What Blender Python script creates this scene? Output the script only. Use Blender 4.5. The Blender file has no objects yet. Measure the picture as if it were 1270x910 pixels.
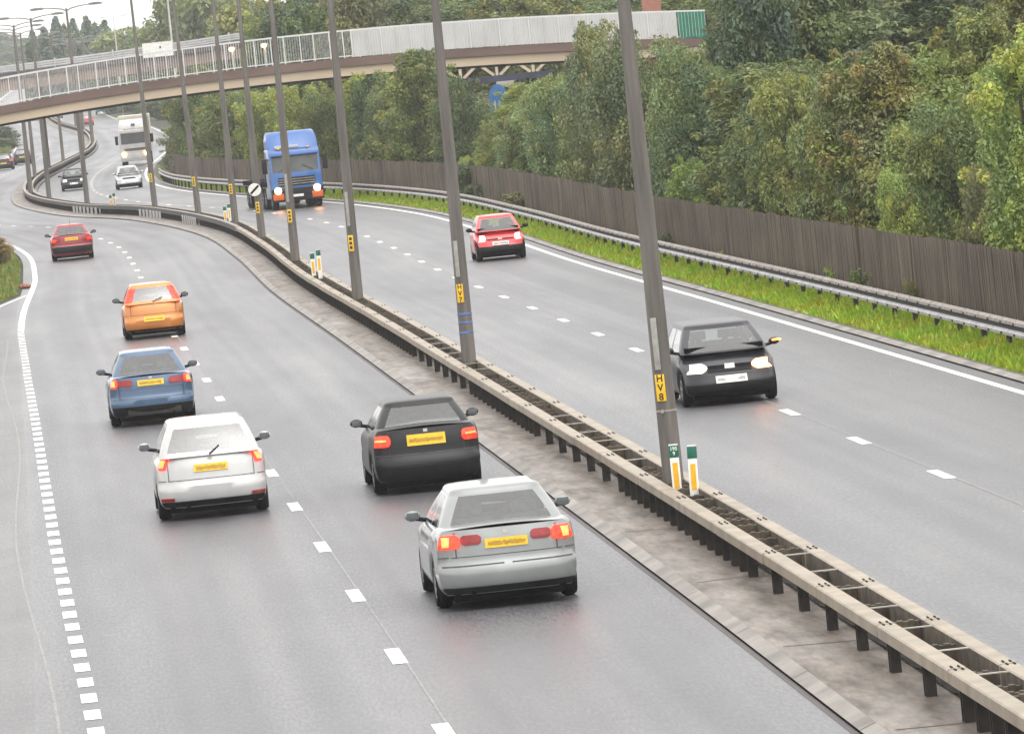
import bpy, bmesh, math, random
import numpy as np
from mathutils import Vector, Matrix

# ------------------------------------------------------------------ camera, world, sun, exposure
sc = bpy.context.scene
F_PX, CAM_H, ROLL = 8200.0, 6.8, 0.1
PITCH = math.atan(400.0 / F_PX)
cam_d = bpy.data.cameras.new('camera')
cam_d.sensor_fit = 'HORIZONTAL'; cam_d.sensor_width = 36.0
cam_d.lens = 36.0 * F_PX / 1270.0
cam_d.clip_start = 1.0; cam_d.clip_end = 9000.0
cam = bpy.data.objects.new('camera', cam_d)
sc.collection.objects.link(cam)
cr, sr, cp, sp = math.cos(ROLL), math.sin(ROLL), math.cos(PITCH), math.sin(PITCH)
fwd = Vector((0, cp, -sp)); up0 = Vector((0, sp, cp)); right0 = Vector((1, 0, 0))
right = right0 * cr - up0 * sr
upv = up0 * cr + right0 * sr
cam.matrix_world = Matrix(((right.x, upv.x, -fwd.x, 0), (right.y, upv.y, -fwd.y, 0), (right.z, upv.z, -fwd.z, CAM_H), (0, 0, 0, 1)))
sc.camera = cam

SUN_EL, SUN_ROT = math.radians(60), math.radians(200)
world = bpy.data.worlds.new('World'); sc.world = world; world.use_nodes = True
wt = world.node_tree; wt.nodes.clear()
sky = wt.nodes.new('ShaderNodeTexSky'); sky.sky_type = 'NISHITA'; sky.sun_disc = False
sky.sun_elevation = SUN_EL; sky.sun_rotation = SUN_ROT; sky.dust_density = 6.0; sky.air_density = 1.0; sky.ozone_density = 1.0
hs = wt.nodes.new('ShaderNodeHueSaturation'); hs.inputs['Saturation'].default_value = 0.10
mx = wt.nodes.new('ShaderNodeMix'); mx.data_type = 'RGBA'; mx.inputs[0].default_value = 0.72
mx.inputs[7].default_value = (9.6, 9.45, 9.25, 1)          # the even white of a closed overcast sky
bg = wt.nodes.new('ShaderNodeBackground'); bg.inputs['Strength'].default_value = 0.115
wo = wt.nodes.new('ShaderNodeOutputWorld')
wt.links.new(sky.outputs[0], hs.inputs['Color']); wt.links.new(hs.outputs[0], mx.inputs[6])
wt.links.new(mx.outputs[2], bg.inputs[0]); wt.links.new(bg.outputs[0], wo.inputs[0])
sun_d = bpy.data.lights.new('sun', 'SUN'); sun_d.energy = .55; sun_d.angle = math.radians(75); sun_d.color = (1, .96, .9)
sun = bpy.data.objects.new('sun', sun_d); sc.collection.objects.link(sun)
# sun from behind the camera, a little to the right: direction the light travels
sdir = Vector((-math.sin(math.radians(25)) * math.cos(SUN_EL), math.cos(math.radians(25)) * math.cos(SUN_EL), -math.sin(SUN_EL)))
sun.rotation_euler = sdir.to_track_quat('-Z', 'Y').to_euler()
sky.sun_rotation = math.atan2(-sdir.x, -sdir.y)
sc.view_settings.view_transform = 'Standard'; sc.view_settings.look = 'None'
sc.view_settings.gamma = 1.0; sc.view_settings.use_curve_mapping = False
sc.view_settings.exposure = 1.0
sc.cycles.max_bounces = 8; sc.cycles.transparent_max_bounces = 16; sc.cycles.volume_bounces = 1

# ------------------------------------------------------------------ the lie of the road
KN = [(0, 8.7), (20, 7.21), (50, 4.94), (80, 2.87), (120, 0.02), (160, -2.86), (200, -5.80), (240, -8.36), (280, -11.40), (320, -16.1),
      (360, -22.5), (400, -27.5), (440, -30.8), (500, -34.05), (560, -36.1), (640, -38.7), (720, -42.9), (820, -49.9), (920, -59.2),
      (1050, -69.5), (1250, -83.0), (1450, -93.5), (1700, -116.0), (2200, -205.0), (3000, -420.0)]
KY = np.array([k[0] for k in KN], float); KX = np.array([k[1] for k in KN], float)
def cx(Y):
    i = int(min(max(np.searchsorted(KY, Y) - 1, 0), len(KY) - 2))
    h = KY[i+1] - KY[i]; t = (Y - KY[i]) / h
    def tan(j):
        a, b = max(j-1, 0), min(j+1, len(KY)-1)
        return (KX[b] - KX[a]) / (KY[b] - KY[a])
    return ((2*t**3 - 3*t*t + 1)*KX[i] + (t**3 - 2*t*t + t)*h*tan(i) + (-2*t**3 + 3*t*t)*KX[i+1] + (t**3 - t*t)*h*tan(i+1))
def slope(Y): return (cx(Y + .5) - cx(Y - .5))
def sstep(a, b, x):
    t = min(max((x - a) / (b - a), 0), 1); return t*t*(3 - 2*t)
def zr(Y, o=0.0):
    t = max(0.0, Y - 500.0)
    z = 9.4e-6 * t * t if t < 1000 else 9.4 + 1.2*(1 - math.exp(-(t - 1000)/400.0))
    b = sstep(325, 358, Y) * (1 - sstep(408, 450, Y))
    o = min(max(o, -14), 16)
    return z + b * (-.09 + .020 * o)
def RP(Y, o, z=0.0):
    "point beside the road centre: Y along, o metres to the right, z above the road"
    s = slope(Y); n = math.sqrt(1 + s*s)
    return Vector((cx(Y) + o / n, Y - o * s / n, zr(Y, o) + z))
def ray(x, y):
    dx, dy = x - 635.0, y - 455.0
    u = dx*cr - dy*sr; v = dx*sr + dy*cr
    return Vector((u, F_PX*cp - v*sp, -F_PX*sp - v*cp))
def G(x, y, z=0.0):
    "where the sight line through a point of the photograph meets the height z above the road"
    d = ray(x, y); Y = 100.0
    for _ in range(300):
        o = d.x * Y / d.y - cx(Y)
        zz = z + zr(Y, o) - CAM_H
        if d.z >= -1e-9 and zz < 0: Yn = Y * 1.2
        else:
            t = zz / d.z; Yn = t * d.y
        if Yn <= 0: Yn = Y * 1.2
        Y = .6*Y + .4*min(Yn, 3000)
    t = Y / d.y
    return Vector((d.x*t, Y, CAM_H + d.z*t))
def AT(x, y, Y):
    d = ray(x, y); t = Y / d.y
    return Vector((d.x*t, Y, CAM_H + d.z*t))
def sm(a): return a
def terrain(Y, o):
    "height of the bare ground o metres right of the road centre"
    far = 0.0
    if o >= 0:
        if o < 8.7: h = -.05
        elif o < 10.6: h = -.05 + .24 * (o - 8.7) / 1.9
        else:
            t = o - 10.6
            h = .19 + 3.6*sstep(0, 15, t) + 3.0*sstep(14, 60, t) + 10*sstep(60, 400, t)
            h *= 1 - .55*sstep(480, 700, Y)
    else:
        q = -o; w = slip_w(Y) + 9.0
        if q < w + .3: h = -.05
        else:
            t = q - w - .3
            h = -.05 + .15*sstep(0, 1.5, t) + 2.6*sstep(3, 18, t) + 2.5*sstep(20, 80, t) + 8*sstep(80, 400, t)
    return zr(Y, o) + h + far
def slip_w(Y):
    return 4.0 * (1 - (max(0, Y - 60)/162.0)**4) if Y < 222 else 0.0

# ------------------------------------------------------------------ materials
def nodes_of(m): return m.node_tree.nodes, m.node_tree.links
def mat(name, col, rough=.6, var=.12, scale=6.0, metal=0.0, bump=0.0, spec=None, coat=0.0, detail=4.0, col2=None, stretch=None):
    m = bpy.data.materials.new(name); m.use_nodes = True
    n, l = nodes_of(m); b = n['Principled BSDF']
    b.inputs['Roughness'].default_value = rough; b.inputs['Metallic'].default_value = metal
    if spec is not None: b.inputs['Specular IOR Level'].default_value = spec
    if coat: b.inputs['Coat Weight'].default_value = coat; b.inputs['Coat Roughness'].default_value = .06
    tc = n.new('ShaderNodeTexCoord'); mp = n.new('ShaderNodeMapping')
    if stretch: mp.inputs['Scale'].default_value = stretch
    l.new(tc.outputs['Object'], mp.inputs[0])
    t = n.new('ShaderNodeTexNoise'); t.inputs['Scale'].default_value = scale; t.inputs['Detail'].default_value = detail
    l.new(mp.outputs[0], t.inputs['Vector'])
    r = n.new('ShaderNodeValToRGB')
    c2 = col2 if col2 else tuple(c * (1 - 2*var) for c in col)
    c1 = col if col2 else tuple(min(1, c * (1 + var)) for c in col)
    r.color_ramp.elements[0].position = .32; r.color_ramp.elements[1].position = .68
    r.color_ramp.elements[0].color = (*c2, 1); r.color_ramp.elements[1].color = (*c1, 1)
    l.new(t.outputs['Fac'], r.inputs[0]); l.new(r.outputs[0], b.inputs['Base Color'])
    if bump:
        bp = n.new('ShaderNodeBump'); bp.inputs['Strength'].default_value = bump; bp.inputs['Distance'].default_value = .02
        l.new(t.outputs['Fac'], bp.inputs['Height']); l.new(bp.outputs[0], b.inputs['Normal'])
    return m
def paint(name, col, metal=0.0, rough=.32):
    dark = max(col) < .03
    m = mat(name, col, rough, .05, 3.0, metal, coat=0 if dark else .7, spec=.42 if dark else None); return m
def glow(name, col, strength, edge=None):
    m = bpy.data.materials.new(name); m.use_nodes = True
    n, l = nodes_of(m); b = n['Principled BSDF']
    b.inputs['Base Color'].default_value = (*col, 1); b.inputs['Roughness'].default_value = .2
    t = n.new('ShaderNodeTexNoise'); t.inputs['Scale'].default_value = 9
    tc = n.new('ShaderNodeTexCoord'); l.new(tc.outputs['Object'], t.inputs['Vector'])
    r = n.new('ShaderNodeValToRGB'); e = edge or tuple(c*.6 for c in col)
    r.color_ramp.elements[0].position = .35; r.color_ramp.elements[1].position = .65
    r.color_ramp.elements[0].color = (*e, 1); r.color_ramp.elements[1].color = (*col, 1)
    l.new(t.outputs['Fac'], r.inputs[0]); l.new(r.outputs[0], b.inputs['Emission Color'])
    b.inputs['Emission Strength'].default_value = strength
    return m
def glassy(name, tint, refl=.1):
    m = bpy.data.materials.new(name); m.use_nodes = True
    n, l = nodes_of(m); n.clear()
    o = n.new('ShaderNodeOutputMaterial'); mixs = n.new('ShaderNodeMixShader')
    tr = n.new('ShaderNodeBsdfTransparent'); tr.inputs[0].default_value = (*tint, 1)
    gl = n.new('ShaderNodeBsdfGlossy'); gl.inputs['Roughness'].default_value = .04
    fr = n.new('ShaderNodeFresnel'); fr.inputs[0].default_value = 1.55
    t = n.new('ShaderNodeTexNoise'); t.inputs['Scale'].default_value = 2.5
    mm = n.new('ShaderNodeMath'); mm.operation = 'MULTIPLY_ADD'; mm.inputs[1].default_value = .06; mm.inputs[2].default_value = .04
    l.new(t.outputs['Fac'], mm.inputs[0]); l.new(mm.outputs[0], gl.inputs['Roughness'])
    fa = n.new('ShaderNodeMath'); fa.operation = 'ADD'; fa.inputs[1].default_value = refl; fa.use_clamp = True; l.new(fr.outputs[0], fa.inputs[0]); l.new(fa.outputs[0], mixs.inputs[0]); l.new(tr.outputs[0], mixs.inputs[1]); l.new(gl.outputs[0], mixs.inputs[2])
    l.new(mixs.outputs[0], o.inputs[0]); return m

def road_mat(name, base, wheel, patchy=.16, rough=(.31, .54), streak=0.0):
    "asphalt: aggregate speckle, damp blotches and polished wheel tracks, laid out along the road by its UVs (metres)"
    m = bpy.data.materials.new(name); m.use_nodes = True
    n, l = nodes_of(m); b = n['Principled BSDF']
    uv = n.new('ShaderNodeUVMap'); uv.uv_map = 'road'
    def noise(scale, st, det=5, rgh=.6):
        mp = n.new('ShaderNodeMapping'); mp.inputs['Scale'].default_value = st; l.new(uv.outputs[0], mp.inputs[0])
        t = n.new('ShaderNodeTexNoise'); t.inputs['Scale'].default_value = scale; t.inputs['Detail'].default_value = det; t.inputs['Roughness'].default_value = rgh
        l.new(mp.outputs[0], t.inputs['Vector']); return t.outputs['Fac']
    def math_(op, a, c, d=None):
        k = n.new('ShaderNodeMath'); k.operation = op
        for i, q in enumerate((a, c, d)):
            if q is None: continue
            if isinstance(q, (int, float)): k.inputs[i].default_value = q
            else: l.new(q, k.inputs[i])
        return k.outputs[0]
    fine = noise(26, (1, .11, 1), 4, .8); med = noise(1.2, (1, .18, 1), 4); big = noise(.25, (1.4, .12, 1), 4)
    lanes = noise(1.1, (1, .004, 1), 2)
    v = math_('MULTIPLY_ADD', fine, 2.2, -.1)
    v = math_('MULTIPLY', v, math_('MULTIPLY_ADD', med, patchy*2, 1 - patchy))
    v = math_('MULTIPLY', v, math_('MULTIPLY_ADD', big, patchy*2.4, 1 - patchy*1.2))
    v = math_('MULTIPLY', v, math_('MULTIPLY_ADD', lanes, wheel*2, 1 - wheel))
    if streak:
        st = noise(.9, (.06, .55, 1), 4)
        v = math_('MULTIPLY', v, math_('MULTIPLY_ADD', st, streak*2, 1 - streak))
    c = n.new('ShaderNodeMix'); c.data_type = 'RGBA'; c.blend_type = 'MULTIPLY'; c.inputs[0].default_value = 1
    c.inputs[6].default_value = (*base, 1); cc = n.new('ShaderNodeCombineColor')
    for i in range(3): l.new(v, cc.inputs[i])
    l.new(cc.outputs[0], c.inputs[7]); l.new(c.outputs[2], b.inputs['Base Color'])
    rr = math_('MULTIPLY_ADD', math_('MULTIPLY', big, 1.0), (rough[1]-rough[0])*1.6, rough[0] - (rough[1]-rough[0])*.3)
    rr = math_('ADD', rr, math_('MULTIPLY_ADD', lanes, .3, -.15))
    rr = math_('ADD', rr, math_('MULTIPLY_ADD', fine, .55, -.27))
    l.new(rr, b.inputs['Roughness'])
    bp = n.new('ShaderNodeBump'); bp.inputs['Strength'].default_value = .35; bp.inputs['Distance'].default_value = .012
    l.new(fine, bp.inputs['Height']); l.new(bp.outputs[0], b.inputs['Normal'])
    return m

def paving_mat():
    m = bpy.data.materials.new('stained_concrete'); m.use_nodes = True
    n, l = nodes_of(m); b = n['Principled BSDF']; uv = n.new('ShaderNodeUVMap'); uv.uv_map = 'road'
    def noise(scale, st, det=6, rg=.65):
        mp = n.new('ShaderNodeMapping'); mp.inputs['Scale'].default_value = st; l.new(uv.outputs[0], mp.inputs[0])
        t = n.new('ShaderNodeTexNoise'); t.inputs['Scale'].default_value = scale; t.inputs['Detail'].default_value = det; t.inputs['Roughness'].default_value = rg
        l.new(mp.outputs[0], t.inputs['Vector']); return t.outputs['Fac']
    a = noise(2.2, (1.6, .32, 1)); c = noise(14, (1, .16, 1), 4); d = noise(.7, (1, .2, 1), 5)
    r = n.new('ShaderNodeValToRGB'); e = r.color_ramp.elements
    e[0].position = .34; e[0].color = (.066, .051, .040, 1); e[1].position = .66; e[1].color = (.225, .190, .160, 1)
    k = e.new(.48); k.color = (.145, .122, .101, 1)
    l.new(a, r.inputs[0])
    mm = n.new('ShaderNodeMath'); mm.operation = 'MULTIPLY_ADD'; mm.inputs[1].default_value = 1.3; mm.inputs[2].default_value = .35; l.new(c, mm.inputs[0])
    cc = n.new('ShaderNodeCombineColor')
    for i in range(3): l.new(mm.outputs[0], cc.inputs[i])
    x = n.new('ShaderNodeMix'); x.data_type = 'RGBA'; x.blend_type = 'MULTIPLY'; x.inputs[0].default_value = 1
    l.new(r.outputs[0], x.inputs[6]); l.new(cc.outputs[0], x.inputs[7]); l.new(x.outputs[2], b.inputs['Base Color'])
    rr = n.new('ShaderNodeMath'); rr.operation = 'MULTIPLY_ADD'; rr.inputs[1].default_value = .9; rr.inputs[2].default_value = .12; l.new(d, rr.inputs[0]); l.new(rr.outputs[0], b.inputs['Roughness'])
    bp = n.new('ShaderNodeBump'); bp.inputs['Strength'].default_value = .4; bp.inputs['Distance'].default_value = .01; l.new(c, bp.inputs['Height']); l.new(bp.outputs[0], b.inputs['Normal'])
    return m
M = {}
M['asphalt'] = road_mat('damp_asphalt', (.076, .075, .083), .31, .27, (.28, .5))
M['asphalt_slip'] = road_mat('streaky_asphalt', (.088, .084, .089), .05, .2, streak=.42)
M['concrete_paving'] = paving_mat()
M['kerb'] = mat('kerb_concrete', (.24, .22, .20), .65, .22, 1.1, bump=.05, detail=6)
M['white_line'] = mat('road_paint', (.78, .77, .74), .55, .07, 9)
M['worn_line'] = mat('worn_paint', (.24, .235, .23), .6, .25, 14)
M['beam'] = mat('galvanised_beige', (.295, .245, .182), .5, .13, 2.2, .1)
M['beam_edge'] = mat('galvanised_far_top', (.27, .235, .19), .55, .2, 4.0, .1)  # paler top face of the far length of beam
M['rust_post'] = mat('weathered_post', (.024, .019, .015), .75, .3, 6, bump=.2)
M['white_post'] = mat('white_post_paint', (.52, .51, .50), .5, .08, 5)
M['gal'] = mat('galvanised_steel', (.42, .40, .41), .42, .18, 3, .25)
M['gal_top'] = mat('grimy_steel', (.24, .205, .18), .55, .25, 4, .15)
M['lamp_col'] = mat('weathered_column', (.140, .126, .112), .7, .24, 1.6, bump=.12, stretch=(4, 4, .35), detail=7)
M['lamp_pale'] = mat('pale_column', (.5, .5, .49), .6, .1, 3)
M['lantern'] = mat('lantern_grey', (.22, .21, .20), .5, .1, 4)
M['lantern_glass'] = mat('lantern_bowl', (.5, .47, .42), .25, .05, 4)
M['strip'] = mat('pale_strip', (.33, .33, .30), .5, .1, 8)
M['plate_y'] = mat('yellow_plate', (.80, .50, .02), .45, .05, 8)
M['ink'] = mat('dark_lettering', (.035, .012, .008), .6, .1, 10)
M['ink_white'] = mat('white_lettering', (.75, .78, .74), .5, .05, 10)
M['blue_band'] = mat('blue_strapping', (.10, .17, .42), .45, .12, 10)
M['green_plate'] = mat('green_plate', (.006, .12, .075), .45, .1, 10)
M['mirror'] = mat('mirror_glass', (.10, .11, .115), .25, .1, 4)
M['plate_smudge'] = mat('plate_smudge', (.44, .25, .016), .5, .1, 10)
M['plate_smudge_w'] = mat('plate_smudge_pale', (.30, .29, .27), .5, .1, 10)
M['amber'] = mat('amber_reflector', (.80, .42, .01), .3, .06, 12)
M['white_plastic'] = mat('white_plastic', (.76, .75, .71), .5, .08, 5)
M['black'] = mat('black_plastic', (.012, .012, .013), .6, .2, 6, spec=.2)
M['rubber'] = mat('tyre_rubber', (.012, .012, .012), .85, .2, 12, spec=.15)
M['rim'] = mat('alloy_rim', (.36, .36, .37), .35, .08, 6, .7)
M['hubcap'] = mat('grey_hubcap', (.25, .25, .26), .4, .1, 6, .3)
M['under'] = mat('underbody', (.006, .006, .006), .95, .2, 4, spec=.05)
M['shut'] = mat('shut_line', (.05, .05, .052), .6, .1, 5)
M['beam_far'] = mat('dark_far_beam', (.040, .035, .033), .6, .2, 2.0, .1)  # dark sides of the far length of beam
M['seat'] = mat('seat_cloth', (.11, .11, .115), .9, .2, 10)
M['trim'] = mat('cabin_trim', (.10, .10, .102), .8, .2, 8)
M['glass'] = glassy('car_glass', (.74, .82, .79), .15)
M['glass_dark'] = glassy('tinted_glass', (.42, .45, .47), .12)
M['tail_on'] = glow('tail_light_lit', (1, .022, .008), 3.0, (.7, .006, .004))
M['tail_hot'] = glow('tail_bulb', (1, .15, .04), 2.6, (1, .08, .02))
M['tail_off'] = mat('red_lens', (.28, .012, .012), .2, .15, 12)
M['indicator'] = glow('amber_lit', (1, .32, .04), 5.0, (1, .2, .02))
M['head_on'] = glow('headlight_lit', (1, .52, .17), 14.0, (1, .45, .14))
M['head_orange'] = glow('headlight_orange', (1, .50, .18), 6.0, (1, .26, .05))
M['head_dim'] = glow('sidelight_lit', (1, .92, .84), .55, (.8, .75, .7))
M['lens'] = mat('clear_lens', (.70, .74, .73), .12, .12, 14)
M['fence'] = None
M['soil'] = mat('bank_soil', (.050, .046, .026), .95, .35, .8, col2=(.032, .040, .015), bump=.3)
M['verge'] = mat('verge_turf', (.085, .115, .022), .95, .3, 1.4, col2=(.050, .062, .018))
M['verge_edge'] = mat('verge_edge_silt', (.12, .11, .095), .9, .3, 2.2, bump=.3)
M['bridge_brown'] = mat('rusty_brown_fascia', (.155, .098, .080), .65, .16, .8, stretch=(.3, 1, 1))
M['bridge_beige'] = mat('beige_girder', (.50, .40, .29), .6, .08, .6, stretch=(.3, 1, 1))
M['bridge_deck'] = mat('bridge_deck', (.13, .115, .10), .8, .15, 1)
M['white_rail'] = mat('white_railing_paint', (.62, .62, .61), .45, .05, 2)
M['white_sheet'] = mat('white_sheeting', (.50, .495, .49), .5, .05, .8)
M['steel_rail'] = mat('silver_railing', (.55, .55, .55), .4, .08, 2, .2)
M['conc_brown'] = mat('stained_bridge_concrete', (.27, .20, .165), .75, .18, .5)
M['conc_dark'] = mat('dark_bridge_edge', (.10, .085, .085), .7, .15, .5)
M['conc'] = mat('pale_concrete', (.46, .43, .38), .75, .12, .6)
M['navy'] = mat('navy_steel', (.045, .05, .085), .55, .15, 2)
M['cream'] = mat('cream_steel', (.62, .52, .38), .55, .08, 2)
M['blue_arch'] = mat('blue_paint', (.05, .19, .45), .45, .1, 3)
M['bark'] = mat('bark', (.075, .058, .042), .9, .25, 7, bump=.3)

def fence_mat():
    m = bpy.data.materials.new('old_timber_boards'); m.use_nodes = True
    n, l = nodes_of(m); b = n['Principled BSDF']; b.inputs['Roughness'].default_value = .9
    uv = n.new('ShaderNodeUVMap'); uv.uv_map = 'road'
    mp = n.new('ShaderNodeMapping'); mp.inputs['Scale'].default_value = (9.0, .35, 1); l.new(uv.outputs[0], mp.inputs[0])
    t = n.new('ShaderNodeTexNoise'); t.inputs['Scale'].default_value = 1.0; t.inputs['Detail'].default_value = 4; l.new(mp.outputs[0], t.inputs['Vector'])
    r = n.new('ShaderNodeValToRGB'); r.color_ramp.elements[0].position = .3; r.color_ramp.elements[1].position = .75
    r.color_ramp.elements[0].color = (.068, .056, .044, 1); r.color_ramp.elements[1].color = (.180, .152, .120, 1)
    l.new(t.outputs['Fac'], r.inputs[0])
    mp2 = n.new('ShaderNodeMapping'); mp2.inputs['Scale'].default_value = (.22, .5, 1); l.new(uv.outputs[0], mp2.inputs[0])
    t2 = n.new('ShaderNodeTexNoise'); t2.inputs['Scale'].default_value = 1.0; t2.inputs['Detail'].default_value = 5; l.new(mp2.outputs[0], t2.inputs['Vector'])
    r2 = n.new('ShaderNodeValToRGB'); r2.color_ramp.elements[0].color = (.72, .70, .68, 1); r2.color_ramp.elements[1].color = (1.15, 1.1, 1.02, 1)
    r2.color_ramp.elements[0].position = .35; r2.color_ramp.elements[1].position = .7
    l.new(t2.outputs['Fac'], r2.inputs[0])
    c = n.new('ShaderNodeMix'); c.data_type = 'RGBA'; c.blend_type = 'MULTIPLY'; c.inputs[0].default_value = 1
    l.new(r.outputs[0], c.inputs[6]); l.new(r2.outputs[0], c.inputs[7]); l.new(c.outputs[2], b.inputs['Base Color'])
    return m
M['fence'] = fence_mat()
def brick_mat():
    m = bpy.data.materials.new('red_brick'); m.use_nodes = True
    n, l = nodes_of(m); b = n['Principled BSDF']; b.inputs['Roughness'].default_value = .85
    tc = n.new('ShaderNodeTexCoord'); mp = n.new('ShaderNodeMapping'); mp.inputs['Rotation'].default_value = (math.radians(90), 0, 0)
    l.new(tc.outputs['Object'], mp.inputs[0])
    t = n.new('ShaderNodeTexBrick'); t.inputs['Scale'].default_value = 4.4
    t.inputs['Color1'].default_value = (.36, .115, .07, 1); t.inputs['Color2'].default_value = (.26, .085, .055, 1); t.inputs['Mortar'].default_value = (.33, .27, .22, 1)
    l.new(mp.outputs[0], t.inputs['Vector']); l.new(t.outputs['Color'], b.inputs['Base Color']); return m
M['brick'] = brick_mat()
def leaf_mat():
    m = bpy.data.materials.new('leaves'); m.use_nodes = True
    n, l = nodes_of(m); b = n['Principled BSDF']; b.inputs['Roughness'].default_value = .42; b.inputs['Specular IOR Level'].default_value = .5
    a = n.new('ShaderNodeAttribute'); a.attribute_name = 'col'
    oi = n.new('ShaderNodeObjectInfo')
    t = n.new('ShaderNodeTexNoise'); t.inputs['Scale'].default_value = 1.3; tc = n.new('ShaderNodeTexCoord'); l.new(tc.outputs['Object'], t.inputs['Vector'])
    c = n.new('ShaderNodeMix'); c.data_type = 'RGBA'; c.blend_type = 'MULTIPLY'; c.inputs[0].default_value = 1
    l.new(a.outputs['Color'], c.inputs[6]); l.new(oi.outputs['Color'], c.inputs[7])
    l.new(c.outputs[2], b.inputs['Base Color'])
    tr = n.new('ShaderNodeBsdfTranslucent'); l.new(c.outputs[2], tr.inputs[0])
    ms = n.new('ShaderNodeMixShader'); ms.inputs[0].default_value = .28
    l.new(b.outputs[0], ms.inputs[1]); l.new(tr.outputs[0], ms.inputs[2]); l.new(ms.outputs[0], n['Material Output'].inputs[0])
    return m
M['leaf'] = leaf_mat()

# ------------------------------------------------------------------ mesh helpers
COL = sc.collection
class MB:
    def __init__(s): s.v = []; s.f = []; s.mi = []; s.uv = []
    def add(s, vs, fs, mi=0, uv=None):
        k = len(s.v); s.v += [tuple(q) for q in vs]; s.f += [tuple(i + k for i in f) for f in fs]; s.mi += [mi]*len(fs)
        s.uv += list(uv) if uv else [(q[0], q[1]) for q in vs]
        return s
    def box(s, lo, hi, mi=0, T=None):
        x0, y0, z0 = lo; x1, y1, z1 = hi
        vs = [(x0,y0,z0),(x1,y0,z0),(x1,y1,z0),(x0,y1,z0),(x0,y0,z1),(x1,y0,z1),(x1,y1,z1),(x0,y1,z1)]
        if T is not None: vs = [T @ Vector(q) for q in vs]
        return s.add(vs, [(3,2,1,0),(4,5,6,7),(0,1,5,4),(1,2,6,5),(2,3,7,6),(3,0,4,7)], mi)
    def cbox(s, c, d, mi=0, T=None):
        return s.box([c[i]-d[i]/2 for i in range(3)], [c[i]+d[i]/2 for i in range(3)], mi, T)
    def tube(s, pts, rad, n=8, mi=0, cap=True):
        pts = [Vector(p) for p in pts]
        if not hasattr(rad, '__len__'): rad = [rad]*len(pts)
        vs = []; fs = []
        for i, p in enumerate(pts):
            t = (pts[min(i+1, len(pts)-1)] - pts[max(i-1, 0)]).normalized()
            a = Vector((0,0,1)) if abs(t.z) < .9 else Vector((1,0,0))
            u = t.cross(a).normalized(); w = t.cross(u)
            for k in range(n):
                q = 2*math.pi*k/n; vs.append(p + (u*math.cos(q) + w*math.sin(q))*rad[i])
        for i in range(len(pts)-1):
            for k in range(n):
                a = i*n+k; b = i*n+(k+1) % n; fs.append((a, b, b+n, a+n))
        if cap: fs.append(tuple(range(n-1, -1, -1))); fs.append(tuple(range((len(pts)-1)*n, len(pts)*n)))
        return s.add(vs, fs, mi)
    def lathe(s, prof, n=20, axis='Z', c=(0,0,0), mi=0):
        vs = []; fs = []
        for (r, h) in prof:
            for k in range(n):
                q = 2*math.pi*k/n; a, b = r*math.cos(q), r*math.sin(q)
                p = (a, b, h) if axis == 'Z' else ((h, a, b) if axis == 'X' else (b, h, a))
                vs.append((p[0]+c[0], p[1]+c[1], p[2]+c[2]))
        for i in range(len(prof)-1):
            for k in range(n):
                a = i*n+k; b = i*n+(k+1) % n; fs.append((a, b, b+n, a+n))
        fs.append(tuple(range(n-1, -1, -1))); fs.append(tuple(range((len(prof)-1)*n, len(prof)*n)))
        return s.add(vs, fs, mi)
    def grid(s, rows, mi=0, uv=None, flip=False, closed=False):
        nr, nc = len(rows), len(rows[0]); vs = [p for r in rows for p in r]; fs = []
        for i in range(nr-1):
            for j in range(nc if closed else nc-1):
                a = i*nc+j; b = i*nc+(j+1) % nc; q = (a, b, b+nc, a+nc)
                fs.append(q[::-1] if flip else q)
        return s.add(vs, fs, mi, [u for r in uv for u in r] if uv else None)
    def prism(s, poly, y0, y1, mi=0, axis='Y', T=None):
        n = len(poly)
        if axis == 'Y': vs = [(a, y0, b) for a, b in poly] + [(a, y1, b) for a, b in poly]
        elif axis == 'X': vs = [(y0, a, b) for a, b in poly] + [(y1, a, b) for a, b in poly]
        else: vs = [(a, b, y0) for a, b in poly] + [(a, b, y1) for a, b in poly]
        if T is not None: vs = [T @ Vector(q) for q in vs]
        fs = [tuple(range(n)), tuple(range(2*n-1, n-1, -1))] + [(i, i+n, (i+1) % n + n, (i+1) % n) for i in range(n)]
        return s.add(vs, fs, mi)
    def build(s, name, m, parent=None, smooth=False, bevel=0.0, weld=False, sharp=40, recalc=True, uvs=False):
        me = bpy.data.meshes.new(name); me.from_pydata(s.v, [], s.f)
        ms = m if isinstance(m, (list, tuple)) else [m]
        for q in ms: me.materials.append(q)
        if len(ms) > 1: me.polygons.foreach_set('material_index', s.mi)
        if uvs:
            ul = me.uv_layers.new(name='road'); lv = np.empty(len(me.loops), dtype=np.int32); me.loops.foreach_get('vertex_index', lv)
            ul.data.foreach_set('uv', np.array(s.uv, dtype=np.float32)[lv].ravel())
        if weld or bevel or recalc:
            bm = bmesh.new(); bm.from_mesh(me)
            if weld: bmesh.ops.remove_doubles(bm, verts=bm.verts, dist=.0008)
            if recalc: bmesh.ops.recalc_face_normals(bm, faces=bm.faces)
            if bevel: bmesh.ops.bevel(bm, geom=[e for e in bm.edges if e.calc_face_angle(0) > .5], offset=bevel, segments=2, affect='EDGES', profile=.6)
            bm.to_mesh(me); bm.free()
        if smooth or bevel:
            me.polygons.foreach_set('use_smooth', [True]*len(me.polygons))
            me.set_sharp_from_angle(angle=math.radians(sharp))
        o = bpy.data.objects.new(name, me); COL.objects.link(o)
        if parent: o.parent = parent
        return o
def tag(o, label=None, cat=None, group=None, kind=None):
    if label: o['label'] = label
    if cat: o['category'] = cat
    if group: o['group'] = group
    if kind: o['kind'] = kind
    return o
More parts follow.
